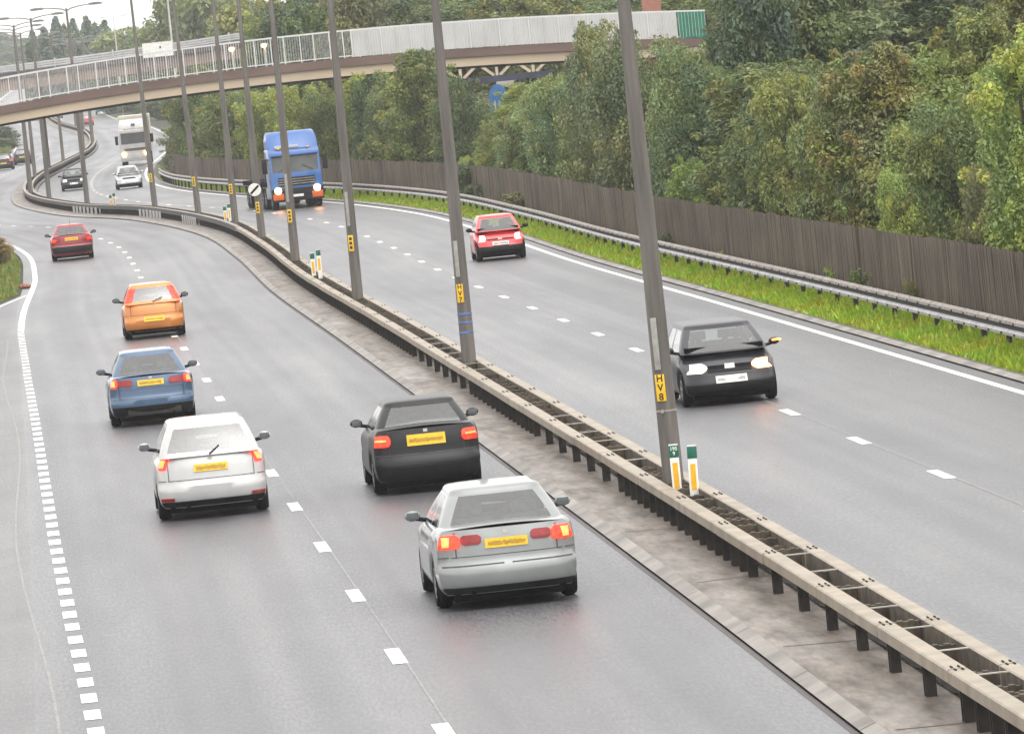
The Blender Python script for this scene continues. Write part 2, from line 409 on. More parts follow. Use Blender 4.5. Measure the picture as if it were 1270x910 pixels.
def thing(name, label, cat, loc=(0,0,0), rz=0.0, group=None):
    o = bpy.data.objects.new(name, None); COL.objects.link(o)
    o.location = loc; o.rotation_euler = (0, 0, rz); o.empty_display_size = .3
    return tag(o, label, cat, group)
def copy_tree(o, parent=None):
    c = o.copy(); COL.objects.link(c); c.parent = parent
    for ch in list(o.children): copy_tree(ch, c)
    return c
def text_mesh(txt, size, mname, m, parent, T, extr=.002):
    cu = bpy.data.curves.new('t', 'FONT'); cu.body = txt; cu.size = size; cu.align_x = 'CENTER'; cu.align_y = 'CENTER'; cu.extrude = extr
    cu.space_line = .95; cu.offset = size*.02
    ob = bpy.data.objects.new('t', cu); COL.objects.link(ob)
    dg = bpy.context.evaluated_depsgraph_get(); me = bpy.data.meshes.new_from_object(ob.evaluated_get(dg))
    bpy.data.objects.remove(ob); bpy.data.curves.remove(cu)
    me.materials.clear(); me.materials.append(m); me.transform(T)
    o = bpy.data.objects.new(mname, me); COL.objects.link(o); o.parent = parent
    return o
def ys(a, b, step): 
    n = max(1, int(round((b - a)/step))); return [a + (b - a)*i/n for i in range(n + 1)]
def Ygrid(a, b):
    out = [a]; 
    while out[-1] < b - .01:
        y = out[-1]; out.append(min(b, y + (2.5 if y < 460 else 6 if y < 1000 else 25)))
    return out
def strip(name, m, o0, o1, z, Y0, Y1, nseg=1, z1=None, kind='structure', Ys=None):
    "a ribbon that follows the road between two offsets"
    mb = MB(); rows = []; uv = []
    for Y in (Ys or Ygrid(Y0, Y1)):
        a = o0(Y) if callable(o0) else o0; b = o1(Y) if callable(o1) else o1
        r = []; u = []
        for k in range(nseg + 1):
            t = k/nseg; o = a + (b - a)*t; r.append(RP(Y, o, z + ((z1 - z)*t if z1 is not None else 0))); u.append((o, Y))
        rows.append(r); uv.append(u)
    mb.grid(rows, uv=uv, flip=False)
    ob = mb.build(name, m, recalc=False, uvs=True)
    return tag(ob, kind=kind)

# ------------------------------------------------------------------ ground, carriageways, kerbs, painted lines
def build_ground():
    os_ = [-900,-500,-300,-180,-110,-70,-45,-32,-25,-21,-18,-16,-14.5,-13.2,-12.2,-11.2,-10.4,-9.8,-9.2,-8.6,-6,0,6,8.5,9.1,9.8,10.6,11.6,12.8,14,15.5,17,19,21.5,25,30,38,50,70,110,180,300,500,900]
    Ys = [25,40] + ys(50, 460, 5) + ys(470, 1000, 12)[0:] + ys(1040, 2000, 40) + [2300, 2800, 3500, 4500]
    rnd = random.Random(4); mb = MB(); rows = []
    for Y in Ys:
        r = []
        for o in os_:
            j = 0 if -14 < o < 10.7 else rnd.uniform(-.12, .12)
            r.append((cx(min(Y, 3000)) + o, Y, terrain(Y, o) + j))
        rows.append(r)
    mb.grid(rows)
    return tag(mb.build('ground', M['soil'], smooth=True, recalc=False, sharp=60), kind='structure')
build_ground()
EDGE_R, EDGE_L, LANE_R, LANE_L = 8.05, -8.62, 4.19, -4.85
ELD = ([45, 60, 70, 85, 100, 115, 135, 159, 188, 211, 240, 268, 300], [.46, .38, .30, .14, .03, -.03, -.10, -.20, -.22, -.10, .10, .04, 0])
def EL(Y): return EDGE_L + float(np.interp(Y, *ELD))
KERB_L, KERB_R = -1.19, .52
strip('carriageway', M['asphalt'], EDGE_L - .35, KERB_L, 0, 30, 2200, 8)
strip('carriageway', M['asphalt'], KERB_R, EDGE_R + .42, 0, 30, 2200, 8)
strip('slip_road', M['asphalt_slip'], lambda Y: EDGE_L - .35 - slip_w(Y), EDGE_L - .35, 0, 30, 224, 5)
strip('central_reserve', M['concrete_paving'], KERB_L + .16, KERB_R, .105, 30, 1300, 3)
strip('kerb', M['kerb'], KERB_L, KERB_L + .16, .05, 30, 1300, 1, z1=.112)
strip('drainage_gap', M['conc_dark'], KERB_L - .05, KERB_L, .003, 30, 480, 1, z1=.02)
strip('kerb', M['kerb'], EDGE_R + .42, EDGE_R + .58, .03, 30, 520, 1, z1=.075)
strip('verge', M['verge_edge'], EDGE_R + .58, EDGE_R + .78, .070, 30, 520, 1, z1=.055)
strip('verge', M['verge'], EDGE_R + .78, 10.46, .055, 30, 520, 3, z1=.26)
strip('edge_line', M['white_line'], EDGE_R - .08, EDGE_R + .08, .004, 30, 1500)
strip('edge_line', M['white_line'], lambda Y: EL(Y) - .09, lambda Y: EL(Y) + .09, .004, 190, 1500)
strip('slip_edge_line', M['white_line'], lambda Y: EDGE_L - .2 - slip_w(Y), lambda Y: EDGE_L - .10 - slip_w(Y), .004, 60, 222)
strip('worn_seam', M['worn_line'], LANE_L + .055, LANE_L + .085, .004, 30, 330)
strip('worn_seam', M['worn_line'], LANE_R + .05, LANE_R + .085, .004, 30, 260)
strip('worn_seam', M['worn_line'], lambda Y: EL(Y) - .50 + .1*math.sin(Y*.11), lambda Y: EL(Y) - .46 + .1*math.sin(Y*.11), .004, 62, 185)
def dashes(name, o, w, Y0, Y1, L, P, rnd=None):
    mb = MB(); Y = Y0
    while Y < Y1:
        rows = [[RP(q, (o(q) if callable(o) else o) - w/2, .005), RP(q, (o(q) if callable(o) else o) + w/2, .005)] for q in ys(Y, Y + L, 1.0)]
        mb.grid(rows, uv=[[(0, 0), (1, 0)]]*len(rows)); Y += P
    return tag(mb.build(name, M['white_line'], recalc=False), kind='structure')
dashes('lane_line', LANE_L, .175, 56.0 + .2, 1400, 2.0, 9.05)
dashes('lane_line', LANE_R, .17, 57.0 - .2, 1400, 2.0, 9.25)
dashes('exit_line', EL, .18, 55.6, 190, 1.1, 2.0)

# joints across the paved reserve
mb = MB(); rnd = random.Random(9); Y = 52.0
while Y < 330:
    a = KERB_L + .02; b = -.16; d = rnd.uniform(-.25, .25)
    mb.grid([[RP(Y, a + .22, .1085), RP(Y + d, b, .1085)], [RP(Y + .06, a + .22, .1085), RP(Y + d + .06, b, .1085)]])
    Y += 9.2
tag(mb.build('paving_joint', M['conc_dark'], recalc=False), kind='structure')
mb = MB(); Y = 40.0
while Y < 330: mb.grid([[RP(Y, KERB_L + .002, .055), RP(Y, KERB_L + .158, .1145)], [RP(Y + .03, KERB_L + .002, .055), RP(Y + .03, KERB_L + .158, .1145)]]); Y += 5.5
tag(mb.build('kerb_joint', mat('kerb_joint', (.13, .12, .11), .8, .1), recalc=False), kind='structure')

def grass(name, o0, o1, Y0, Y1, dens, hmin, hmax, seed, zf, keep=None):
    rs = np.random.RandomState(seed)
    vs = []; cols = []
    Y = Y0
    while Y < Y1:
        dY = 4.0
        d = dens(Y)
        n = int(d * dY * abs(o1(Y) - o0(Y)))
        k = max(.05, 1.0 / math.sqrt(max(d, 1)) * .55)
        for _ in range(n):
            y = Y + rs.rand()*dY; a = o0(y); o = a + (o1(y) - a)*rs.rand()
            if keep and not keep(y, o, rs): continue
            p = RP(y, o, zf(y, o)); h = rs.uniform(hmin, hmax) * (1.0 if rs.rand() > .04 else 1.9)
            patch = .5 + .5*math.sin(y*.9 + o*2.3) * math.sin(y*.37 - o*1.1)
            h *= .75 + .5*patch
            q = rs.rand()*6.283; w = k * rs.uniform(.5, 1.2); lx, ly = rs.normal(0, .35*h, 2)
            vs += [(p.x - w*math.cos(q), p.y - w*math.sin(q), p.z), (p.x + w*math.cos(q), p.y + w*math.sin(q), p.z), (p.x + lx, p.y + ly, p.z + h)]
            g = rs.uniform(.75, 1.25); t = rs.rand()*.6 + .4*patch
            cols += [(g*(.60 + .7*(1-t)), g*(.85 + .15*t), g*.6, 1)]*3
        Y += dY
    n = len(vs)//3
    me = bpy.data.meshes.new(name); me.from_pydata(vs, [], [(3*i, 3*i+1, 3*i+2) for i in range(n)])
    at = me.color_attributes.new('col', 'FLOAT_COLOR', 'POINT'); at.data.foreach_set('color', np.array(cols, dtype=np.float32).ravel())
    me.materials.append(M['leaf']); o = bpy.data.objects.new(name, me); COL.objects.link(o); return o
g = grass('verge_grass', lambda Y: EDGE_R + .72, lambda Y: 10.3, 100, 440, lambda Y: 900 if Y < 165 else 300 if Y < 260 else 80, .06, .14, 2,
          lambda y, o: .055 + .20*max(0, o - 8.85)/1.6 + (.06 if o > 9.25 else 0), lambda y, o, rs: not (o < 8.95 and rs.rand() < .45))
g.color = (.31, .42, .036, 1); tag(g, 'bright green grass on the verge below the guard rail', 'grass', kind='stuff')
g = grass('verge_grass', lambda Y: -15.5, lambda Y: EDGE_L - .5 - slip_w(Y), 196, 330, lambda Y: 60, .05, .16, 3, lambda y, o: .03)
g.color = (.21, .25, .075, 1); tag(g, 'pale rough grass on the left verge by the curving edge line', 'grass', kind='stuff')
g = grass('verge_grass', lambda Y: -13.0, lambda Y: EDGE_L - .5, 640, 860, lambda Y: 10, .15, .4, 5, lambda y, o: .03)
g.color = (.13, .17, .05, 1); tag(g, 'far patch of rough grass beside the left carriageway', 'grass', kind='stuff')

# ------------------------------------------------------------------ swept rails
VD = ([0, 300, 335, 352, 405, 440, 600], [.04, .04, -.15, -1.0, -1.15, -.8, -.5])
def vd(Y): return float(np.interp(Y, *VD))      # the verge narrows along the inside of the bend
def sweep(mb, prof, Ys, o0, z0, mi=None, closed=True):
    oo = o0 if callable(o0) else (lambda Y: o0)
    rows = [[RP(Y, oo(Y) + a, z0 + b) for a, b in prof] for Y in Ys]
    k = len(mb.v); n = len(prof)
    for r in rows: mb.v += [tuple(p) for p in r]; mb.uv += [(0, 0)]*n
    for i in range(len(rows)-1):
        for j in range(n if closed else n-1):
            a = k + i*n + j; b = k + i*n + (j+1) % n
            mb.f.append((a, b, b+n, a+n)); mb.mi.append(mi[j] if mi else 0)
    if closed:
        mb.f.append(tuple(range(k+n-1, k-1, -1))); mb.mi.append(0)
        e = k + (len(rows)-1)*n; mb.f.append(tuple(range(e, e+n))); mb.mi.append(0)
def frameM(Y, o, z=0):
    s = slope(Y); n = math.sqrt(1+s*s); p = RP(Y, o, z)
    return Matrix(((1/n, s/n, 0, p.x), (-s/n, 1/n, 0, p.y), (0, 0, 1, p.z), (0, 0, 0, 1)))

# ------------------------------------------------------------------ central barrier
def build_barrier():
    root = thing('safety_barrier', 'long double box beam barrier on dark posts down the paved central reserve', 'barrier', RP(60, 0))
    inv = Matrix.Translation(-root.location)
    def fin(o): o.data.transform(inv); return o
    PL = [(-.10,0),(.10,0),(.10,.115),(.085,.13),(-.085,.13),(-.10,.115)]; PRr = [(-.09,-.20),(-.06,-.20),(-.05,0),(.09,0),(.09,.115),(.077,.13),(-.077,.13),(-.09,.115)]
    rnd = random.Random(5)
    for o0, prof in ((-.27, PL), (.22, PRr)):
        FAR = 262.0
        mb = MB(); Y = 46.0
        while Y < FAR:
            L = 5.2; e = Y + L - .055; j = rnd.uniform(-.006, .006)
            sweep(mb, prof, ys(Y, e, 2.6), o0 + j, .445, [2, 2, 0, 0, 0, 0, 0, 2] if len(prof) == 8 else None)  # right beam's inner faces coloured dark, painting in the shade of the gap
            for q in (-.16, -.08, .10, .18):      # splice bolts
                if Y < 260:
                    for a in (-.035, .035): mb.add([frameM(Y + q, o0 + a, .5755) @ Vector(v) for v in ((-.011,-.022,0),(.011,-.022,0),(.011,.022,0),(-.011,.022,0),(-.007,-.015,.014),(.007,-.015,.014),(.007,.015,.014),(-.007,.015,.014))],
                               [(0,1,5,4),(1,2,6,5),(2,3,7,6),(3,0,4,7),(4,5,6,7)], 1)
            Y += L
        fin(mb.build('beam', [M['beam'], M['black'], M['block']], root))
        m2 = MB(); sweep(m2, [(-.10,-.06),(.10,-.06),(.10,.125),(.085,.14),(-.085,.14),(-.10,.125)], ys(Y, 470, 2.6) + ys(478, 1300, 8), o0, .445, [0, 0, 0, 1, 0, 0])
        tag(fin(m2.build('beam', [M['beam_far'], M['beam_edge']], root)), 'dark far length of the beam, paler on top')
    # posts: sparse where the cross bars show, close together elsewhere
    py = []; Y = 47.0
    while Y < 1000:
        py.append(Y)
        sparse = 60.5 < Y < 78 or 96 < Y < 110 or 128 < Y < 146
        Y += 2.62 if sparse else (.95 if Y < 120 else 1.15 if Y < 200 else .8 if Y < 470 else 2.6)
    whites = []
    for (xa, xb) in ((90.5, 113), (150, 175), (210, 232.5)):
        a, b = G(xa, 258 + (xa-90)*.11, .35).y, G(xb, 258 + (xb-90)*.11, .35).y
        for k in range(7): whites.append(a + (b - a)*k/6)
    lo, hi = min(whites) - 1, max(whites) + 1
    def post(mb, Y, o, w=.055, T=None):
        T = T or frameM(Y, o)
        # I section
        for bx in (((-w, -.075, .10), (w, -.055, .44)), ((-w, .055, .10), (w, .075, .44)), ((-.012, -.056, .10), (.012, .056, .44))): mb.box(bx[0], bx[1], 0, T)
    near = [q for q in py if not any(abs(q - w) < .45 for w in whites)]
    mr = MB()
    for i, Y in enumerate(near):
        if i < 79:
            mb = MB(); post(mb, Y, -.25); fin(mb.build('post', M['rust_post'], root))
        else: post(mr, Y, -.25)
        post(mr, Y, .22)
    for i, w in enumerate(whites):
        hw = .055 if i < 14 else .032
        mb = MB(); mb.box((-hw, -.03, .10), (hw, .03, .46), 0, frameM(w, -.43)); o = fin(mb.build('post', M['white_post'], root)); tag(o, 'white painted barrier post')
    o = fin(mr.build('post', M['rust_post'], root)); tag(o, kind='stuff')
    # ribbed cross blocks and pale cross bars between the two beams
    blocks = []; bars = []
    Y = 47.3
    while Y < 330:
        sparse = 60.5 < Y < 78 or 96 < Y < 110 or 128 < Y < 146
        if sparse: bars.append(Y); blocks.append(Y + .95); Y += 2.62
        else: blocks.append(Y); Y += .72 if Y < 110 else .8 if Y < 170 else 1.2
    def block(mb, Y, tilt):
        T = frameM(Y, 0, .16)
        for k in range(5):
            a = -.165 + k*.0585; mb.box((a, -.05 - .014*(k % 2), .12), (a + .0565, .05 + .014*(k % 2), .35 + tilt + .012*(k % 2)), 0, T)
    rest = MB()
    for i, Y in enumerate(blocks):
        t = rnd.uniform(-.05, .05)
        if i < 99: mb = MB(); block(mb, Y, t); fin(mb.build('cross_block', M['block'], root, bevel=0))
        else: block(rest, Y, t)
    tag(fin(rest.build('cross_block', M['block'], root)), kind='stuff')
    for Y in bars:
        mb = MB(); mb.box((-.168, -.03, .556), (.128, .03, .567), 0, frameM(Y, 0)); fin(mb.build('cross_bar', M['gal_bar'], root))
    # dark uneven strip, coloured to deepen the darkness between the beams
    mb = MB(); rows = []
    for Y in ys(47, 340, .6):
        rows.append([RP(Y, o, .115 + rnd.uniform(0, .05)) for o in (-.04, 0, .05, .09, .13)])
    mb.grid(rows); fin(mb.build('gap_strip', M['gap_dark'], root, recalc=False))
    return root
M['block'] = mat('ribbed_block', (.085, .066, .044), .8, .3, 5, bump=.3)
M['gal_bar'] = mat('cross_bar_steel', (.36, .34, .30), .5, .15, 6, .2)
M['gap_dark'] = mat('gap_dark', (.022, .018, .014), .95, .4, 9)
build_barrier()

# ------------------------------------------------------------------ guard rails at the verges
def guard_rail(name, label, o0, face, Y0, Y1, posts_every, root_at):
    oo = o0 if callable(o0) else (lambda Y: o0)
    root = thing(name, label, 'guard rail', RP(root_at, oo(root_at))); inv = Matrix.Translation(-root.location)
    f = face
    prof = [(.035*f,.39),(-.05*f,.415),(-.06*f,.475),(.0,.525),(.0,.575),(-.06*f,.63),(-.05*f,.685),(.035*f,.725),(.05*f,.69),(.02*f,.60),(.02*f,.50),(.05*f,.40)]
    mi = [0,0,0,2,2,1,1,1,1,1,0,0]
    mb = MB(); sweep(mb, prof, Ygrid(Y0, Y1), o0, .06, mi)
    Y = Y0 + .4
    while Y < min(Y1, 330):
        T = frameM(Y, oo(Y), .06)
        for z in (.447, .645):
            mb.box((-.075*f if f > 0 else .05, -.05, z - .02), (-.05*f if f > 0 else .075, .05, z + .02), 3, T)
        mb.box((-.018, -.05, .70), (.018, -.02, .712), 3, T)
        Y += posts_every/2
    b = mb.build('rail', [M['gal'], M['gal_top'], M['black'], M['rust_post']], root); b.data.transform(inv)
    Y = Y0 + .4; k = 0; rest = MB()
    while Y < Y1:
        m2 = MB() if k < 98 else rest
        m2.box((.03*f if f > 0 else -.13, -.045, -.02), (.13 if f > 0 else -.03, .045, .70), 0, frameM(Y, oo(Y), .04))
        if k < 98: p = m2.build('post', M['rust_post'], root); p.data.transform(inv)
        k += 1; Y += posts_every
    if rest.v: p = rest.build('post', M['rust_post'], root); p.data.transform(inv); tag(p, kind='stuff')
    return root
guard_rail('guard_rail', 'galvanised corrugated guard rail above the green verge, in front of the timber fence', lambda Y: 9.4 + .75*vd(Y), 1, 100, 445, 3.2, 120)
guard_rail('guard_rail', 'short run of pale guard rail curving round the left verge beside dry brush', -9.95, -1, 222, 330, 3.2, 240)

# ------------------------------------------------------------------ timber fence
def build_fence():
    root = thing('timber_fence', 'tall weathered brown close board fence behind the right guard rail', 'fence', RP(130, 10.45)); inv = Matrix.Translation(-root.location)
    rnd = random.Random(8); mb = MB(); lo = []; hi = []; ul = []; uh = []; Y = 100.0; k = 0
    top = 1.80
    while Y < 500:
        w = .11 if Y < 200 else .22
        if k % 18 == 0: top = 1.80 + rnd.uniform(-.025, .025); lean = rnd.uniform(-.03, .03)
        j = rnd.uniform(-.012, .012); t = top + rnd.uniform(-.018, .018); d = .014 if k % 2 else -.014
        for q in (0, w - .012):
            lo.append(RP(Y + q, 10.45 + vd(Y + q) + d + j, .12)); hi.append(RP(Y + q, 10.45 + vd(Y + q) + d + j + lean, t)); ul.append((Y + q, 0)); uh.append((Y + q, 1.8))
        Y += w; k += 1
    mb.grid([lo, hi], uv=[ul, uh])
    b = mb.build('boards', M['fence'], root, recalc=False, uvs=True); b.data.transform(inv)
    for z in (.45, 1.1, 1.6):
        m2 = MB(); sweep(m2, [(0,0),(.07,0),(.07,.09),(0,.09)], Ygrid(100, 500), lambda Y: 10.5 + vd(Y), z); r = m2.build('back_rail', M['rust_post'], root); r.data.transform(inv)
    return root
build_fence()

# ------------------------------------------------------------------ lamp posts
def project(p):
    w = Vector(p) - Vector((0, 0, CAM_H)); k = F_PX / w.dot(fwd); u = w.x*k; v = -w.dot(up0)*k
    return 635 + u*cr + v*sr, 455 - u*sr + v*cr
def solveY(px, Y, span, o=0):
    best = min((abs(project(RP(q, o, .68))[0] - px), q) for q in np.linspace(Y - span, Y + span, 400)); return float(best[1])
def column_mesh(top=11.0, r0=.145, r1=.062):
    mb = MB(); mb.lathe([(r0*1.0, 0), (r0, .3), (r0*.985, 1.0), (r0*.93, 2.5), (r0*.80, 5), (r1*1.25, 8.2), (r1, top - .35), (r1*.9, top)], 18)
    return mb
def arm_mesh(sgn):
    mb = MB(); mb.tube([(0, 0, 10.86), (sgn*.25, 0, 10.98), (sgn*.7, 0, 11.06), (sgn*1.25, 0, 11.10)], [.042, .04, .036, .03], 8); return mb
def lantern_mesh(sgn):
    mb = MB(); x0, x1 = sorted((sgn*1.15, sgn*1.98))
    mb.prism([(x0, 11.10), (x0 + .05, 11.15), (x0 + .3, 11.19), (x1 - .2, 11.18), (x1, 11.12), (x1, 11.07), (x0, 11.07)], -.12, .12); return mb
def bowl_mesh(sgn):
    mb = MB(); a = 1.25 if sgn > 0 else -1.92; mb.box((a, -.09, 11.03), (a + .67, .09, 11.068)); return mb
class Proto: pass
PR = Proto()
def first_post():
    root = thing('lamp_post', 'x', 'lamp post', (0,0,0), 0, 'double arm lamp posts along the central reserve')
    column_mesh().build('column', M['lamp_col'], root, smooth=True, sharp=50)
    for s in (-1, 1):
        column = arm_mesh(s).build('arm', M['lantern'], root, smooth=True)
        la = lantern_mesh(s).build('lantern', M['lantern'], root, bevel=.03)
        bowl_mesh(s).build('bowl', M['lantern_glass'], la, bevel=.02)
    return root
def plate_on(root, text, z, r, ang, w=.135, h=.37, col='plate_y', name='number_plate'):
    T = Matrix.Rotation(ang, 4, 'Z')
    mb = MB(); mb.box((-w/2, -r - .012, z - h/2), (w/2, -r + .004, z + h/2), 0, T); p = mb.build(name, M[col], root, bevel=.004)
    if text:
        R = T @ Matrix.Translation((0, -r - .0125, z)) @ Matrix.Rotation(math.radians(90), 4, 'X')
        text_mesh(text, .135, 'lettering', M['ink'], p, R)
    return p
post_px = [(834.5,600,.105,'HV8'), (581,443,.0944,'HV7'), (443,368,.092,'dark'), (366,322,.0935,'dark'), (324.5,292,.099,'dark'), (291.5,276,.099,'dark'), (246,264,.117,'dark'), (192,255,.113,'dark'),
           (128,249,.105,''), (77,243,.10,''), (49,235.7,.10,''), (38,226,.10,''), (44,218,.10,''), (56,208,.10,''), (80,199,.10,''), (103.4,186.5,.10,''), (115.7,177,.10,''), (113,171,.10,''), (105,159,.10,''), (92,156,.10,'')]
post_lab = ['lamp post nearest the camera, with an HV8 plate, beside two green topped marker posts',
 'lamp post with an HV7 plate and three blue bands round its column',
 'lamp post in line with the red oncoming hatchback, one small yellow plate',
 'lamp post standing in front of the blue lorry cab, yellow plate low on it',
 'lamp post carrying the round white sign with a black diagonal bar',
 'lamp post just left of the one with the round white sign',
 'lamp post left of the far pair of marker posts by the barrier bend, leaning left',
 'lamp post beside the white lorry, passing in front of the footbridge',
 'lamp post just behind the footbridge between the black and silver oncoming cars',
 'lamp post on the bend in line with the black oncoming car',
 'rightmost of three lamp posts bunched at the left bulge of the barrier',
 'leftmost of three lamp posts bunched at the left bulge of the barrier',
 'middle one of three lamp posts bunched at the left bulge of the barrier',
 'distant lamp post first beyond the bunch of three at the barrier bulge',
 'distant lamp post on the straight of the barrier below the footbridge deck',
 'distant lamp post where the barrier turns back under the footbridge deck',
 'distant lamp post at the right hand tip of the barrier loop',
 'distant lamp post just past the right hand tip of the barrier loop',
 'very distant lamp post, second last one under the footbridge deck',
 'very distant lamp post, last one under the footbridge deck']
proto_post = first_post(); PP = []
for i, (px, py, tilt, txt) in enumerate(post_px):
    g0 = G(px, py, .62); Y = g0.y
    if Y < 345: Y = solveY(px, Y, 14)
    o = proto_post if i == 0 else copy_tree(proto_post)
    PP.append(o); o.location = RP(Y, 0, .1); o['label'] = post_lab[i]
    o.rotation_euler = (0, -(tilt - .1), -math.atan(slope(Y)))
HV = [(1.86, 2.47, 'H\nV\n8'), (1.93, 2.62, 'H\nV\n7')]
for i, (za, zb_, t) in enumerate(HV):
    plate_on(PP[i], t, za - .1, .138, math.radians(-24)); plate_on(PP[i], None, zb_ - .1, .134, math.radians(-28), .085, .72, 'strip', 'reflective_strip')
for i, z in ((2, 1.9), (3, 1.9), (4, 1.55), (5, 1.85), (6, 1.9), (7, 1.9)):
    p = plate_on(PP[i], None, z, .138, math.radians(-22), .14, .42)
    mb = MB(); T = Matrix.Rotation(math.radians(-22), 4, 'Z')
    for k in range(3): mb.box((-.04, -.1525, z - .15 + k*.115), (.035, -.1495, z - .15 + k*.115 + .075), 0, T)
    mb.build('faded_lettering', M['ink'], p)
    if i in (2, 3): plate_on(PP[i], None, z + .9, .134, math.radians(-28), .085, .9, 'strip', 'reflective_strip')
for z in (1.44, 1.27, 1.07):
    mb = MB(); mb.lathe([(.142, z - .05), (.148, z - .045), (.148, z - .012), (.142, z - .008)], 18); mb.build('blue_band', M['blue_band'], PP[1])
mb = MB(); mb.lathe([(.139, 1.42), (.145, 1.425), (.145, 1.445), (.139, 1.45)], 18); mb.box((-.09, -.16, 1.41), (-.05, -.12, 1.455)); mb.build('clamp_band', M['gal_bar'], PP[0])

# round end-of-limit sign on the fifth post
p5 = PP[4].location; sg = thing('traffic_sign', 'round white sign with a black diagonal bar on a lamp post', 'road sign', p5 + Vector((-.09, -.21, 2.22)), math.radians(-8))
mb = MB(); mb.lathe([(.235, 0), (.24, .006), (.24, .016), (.235, .02)], 32, 'Y'); mb.build('disc', M['white_plastic'], sg)
mb = MB(); T = Matrix.Rotation(math.radians(-42), 4, 'Y'); mb.box((-.215, -.006, -.042), (.215, -.002, .042), 0, T); mb.build('diagonal_bar', M['black'], sg)
mb = MB(); mb.box((-.03, .02, -.12), (.03, .075, .12)); mb.build('bracket', M['gal_bar'], sg)

# marker posts in pairs between the beams
def marker(px, py, txt, label, h=.62, rz=0.0, tilt=0.0, side=-.10):
    g0 = G(px, py, .72); Ym = solveY(px, g0.y, 9, side); loc = RP(Ym, side, .1)
    t = thing('marker_post', label, 'marker post', loc, rz, 'paired marker posts in the central reserve'); t.rotation_euler = (0, tilt, rz)
    z1 = .62 + h - .17
    mb = MB(); mb.box((-.062, -.012, 0), (.062, .012, z1)); mb.build('post', M['white_plastic'], t, bevel=.004)
    mb = MB(); mb.box((-.035, -.018, z1 - .42), (.035, -.0125, z1 - .07)); mb.build('reflector', M['amber'], t)
    mb = MB(); mb.box((-.066, -.018, z1 + .003), (.066, .014, z1 + .165)); gp = mb.build('green_plate', M['green_plate'], t, bevel=.004)
    mb = MB(); mb.box((-.062, -.012, z1 + .166), (.062, .012, z1 + .185)); mb.build('cap', M['white_plastic'], t)
    if txt:
        R = Matrix.Translation((0, -.0185, z1 + .088)) @ Matrix.Rotation(math.radians(90), 4, 'X')
        text_mesh(txt, .068, 'lettering', M['ink_white'], gp, R, .001)
    return t
marker(839, 603, '195\n9', h=.42, label='green and amber marker post with white numerals 195 and 9, against the HV8 lamp post')
marker(859, 599, None, h=.42, label='green and amber marker post with a plain green top, right of the HV8 lamp post', tilt=.03, side=.06)
marker(389, 339, None, 'marker post with a dark green cap, nearer and lower of the middle pair', .50)
marker(397, 337, None, 'marker post with a dark green cap, right hand taller of the middle pair', .60, side=.06)
marker(279.5, 274.5, None, 'distant pale marker post with dark cap, left one of its pair by the barrier bend', .42)
marker(285, 274, None, 'distant pale marker post with dark cap, right one of its pair by the barrier bend', .52, side=.06)
marker(137.5, 250, None, 'far pale marker post, left one of the pair below the silver oncoming car', .36)
marker(142, 250, None, 'far pale marker post, right one of the pair below the silver oncoming car', .44, side=.06)

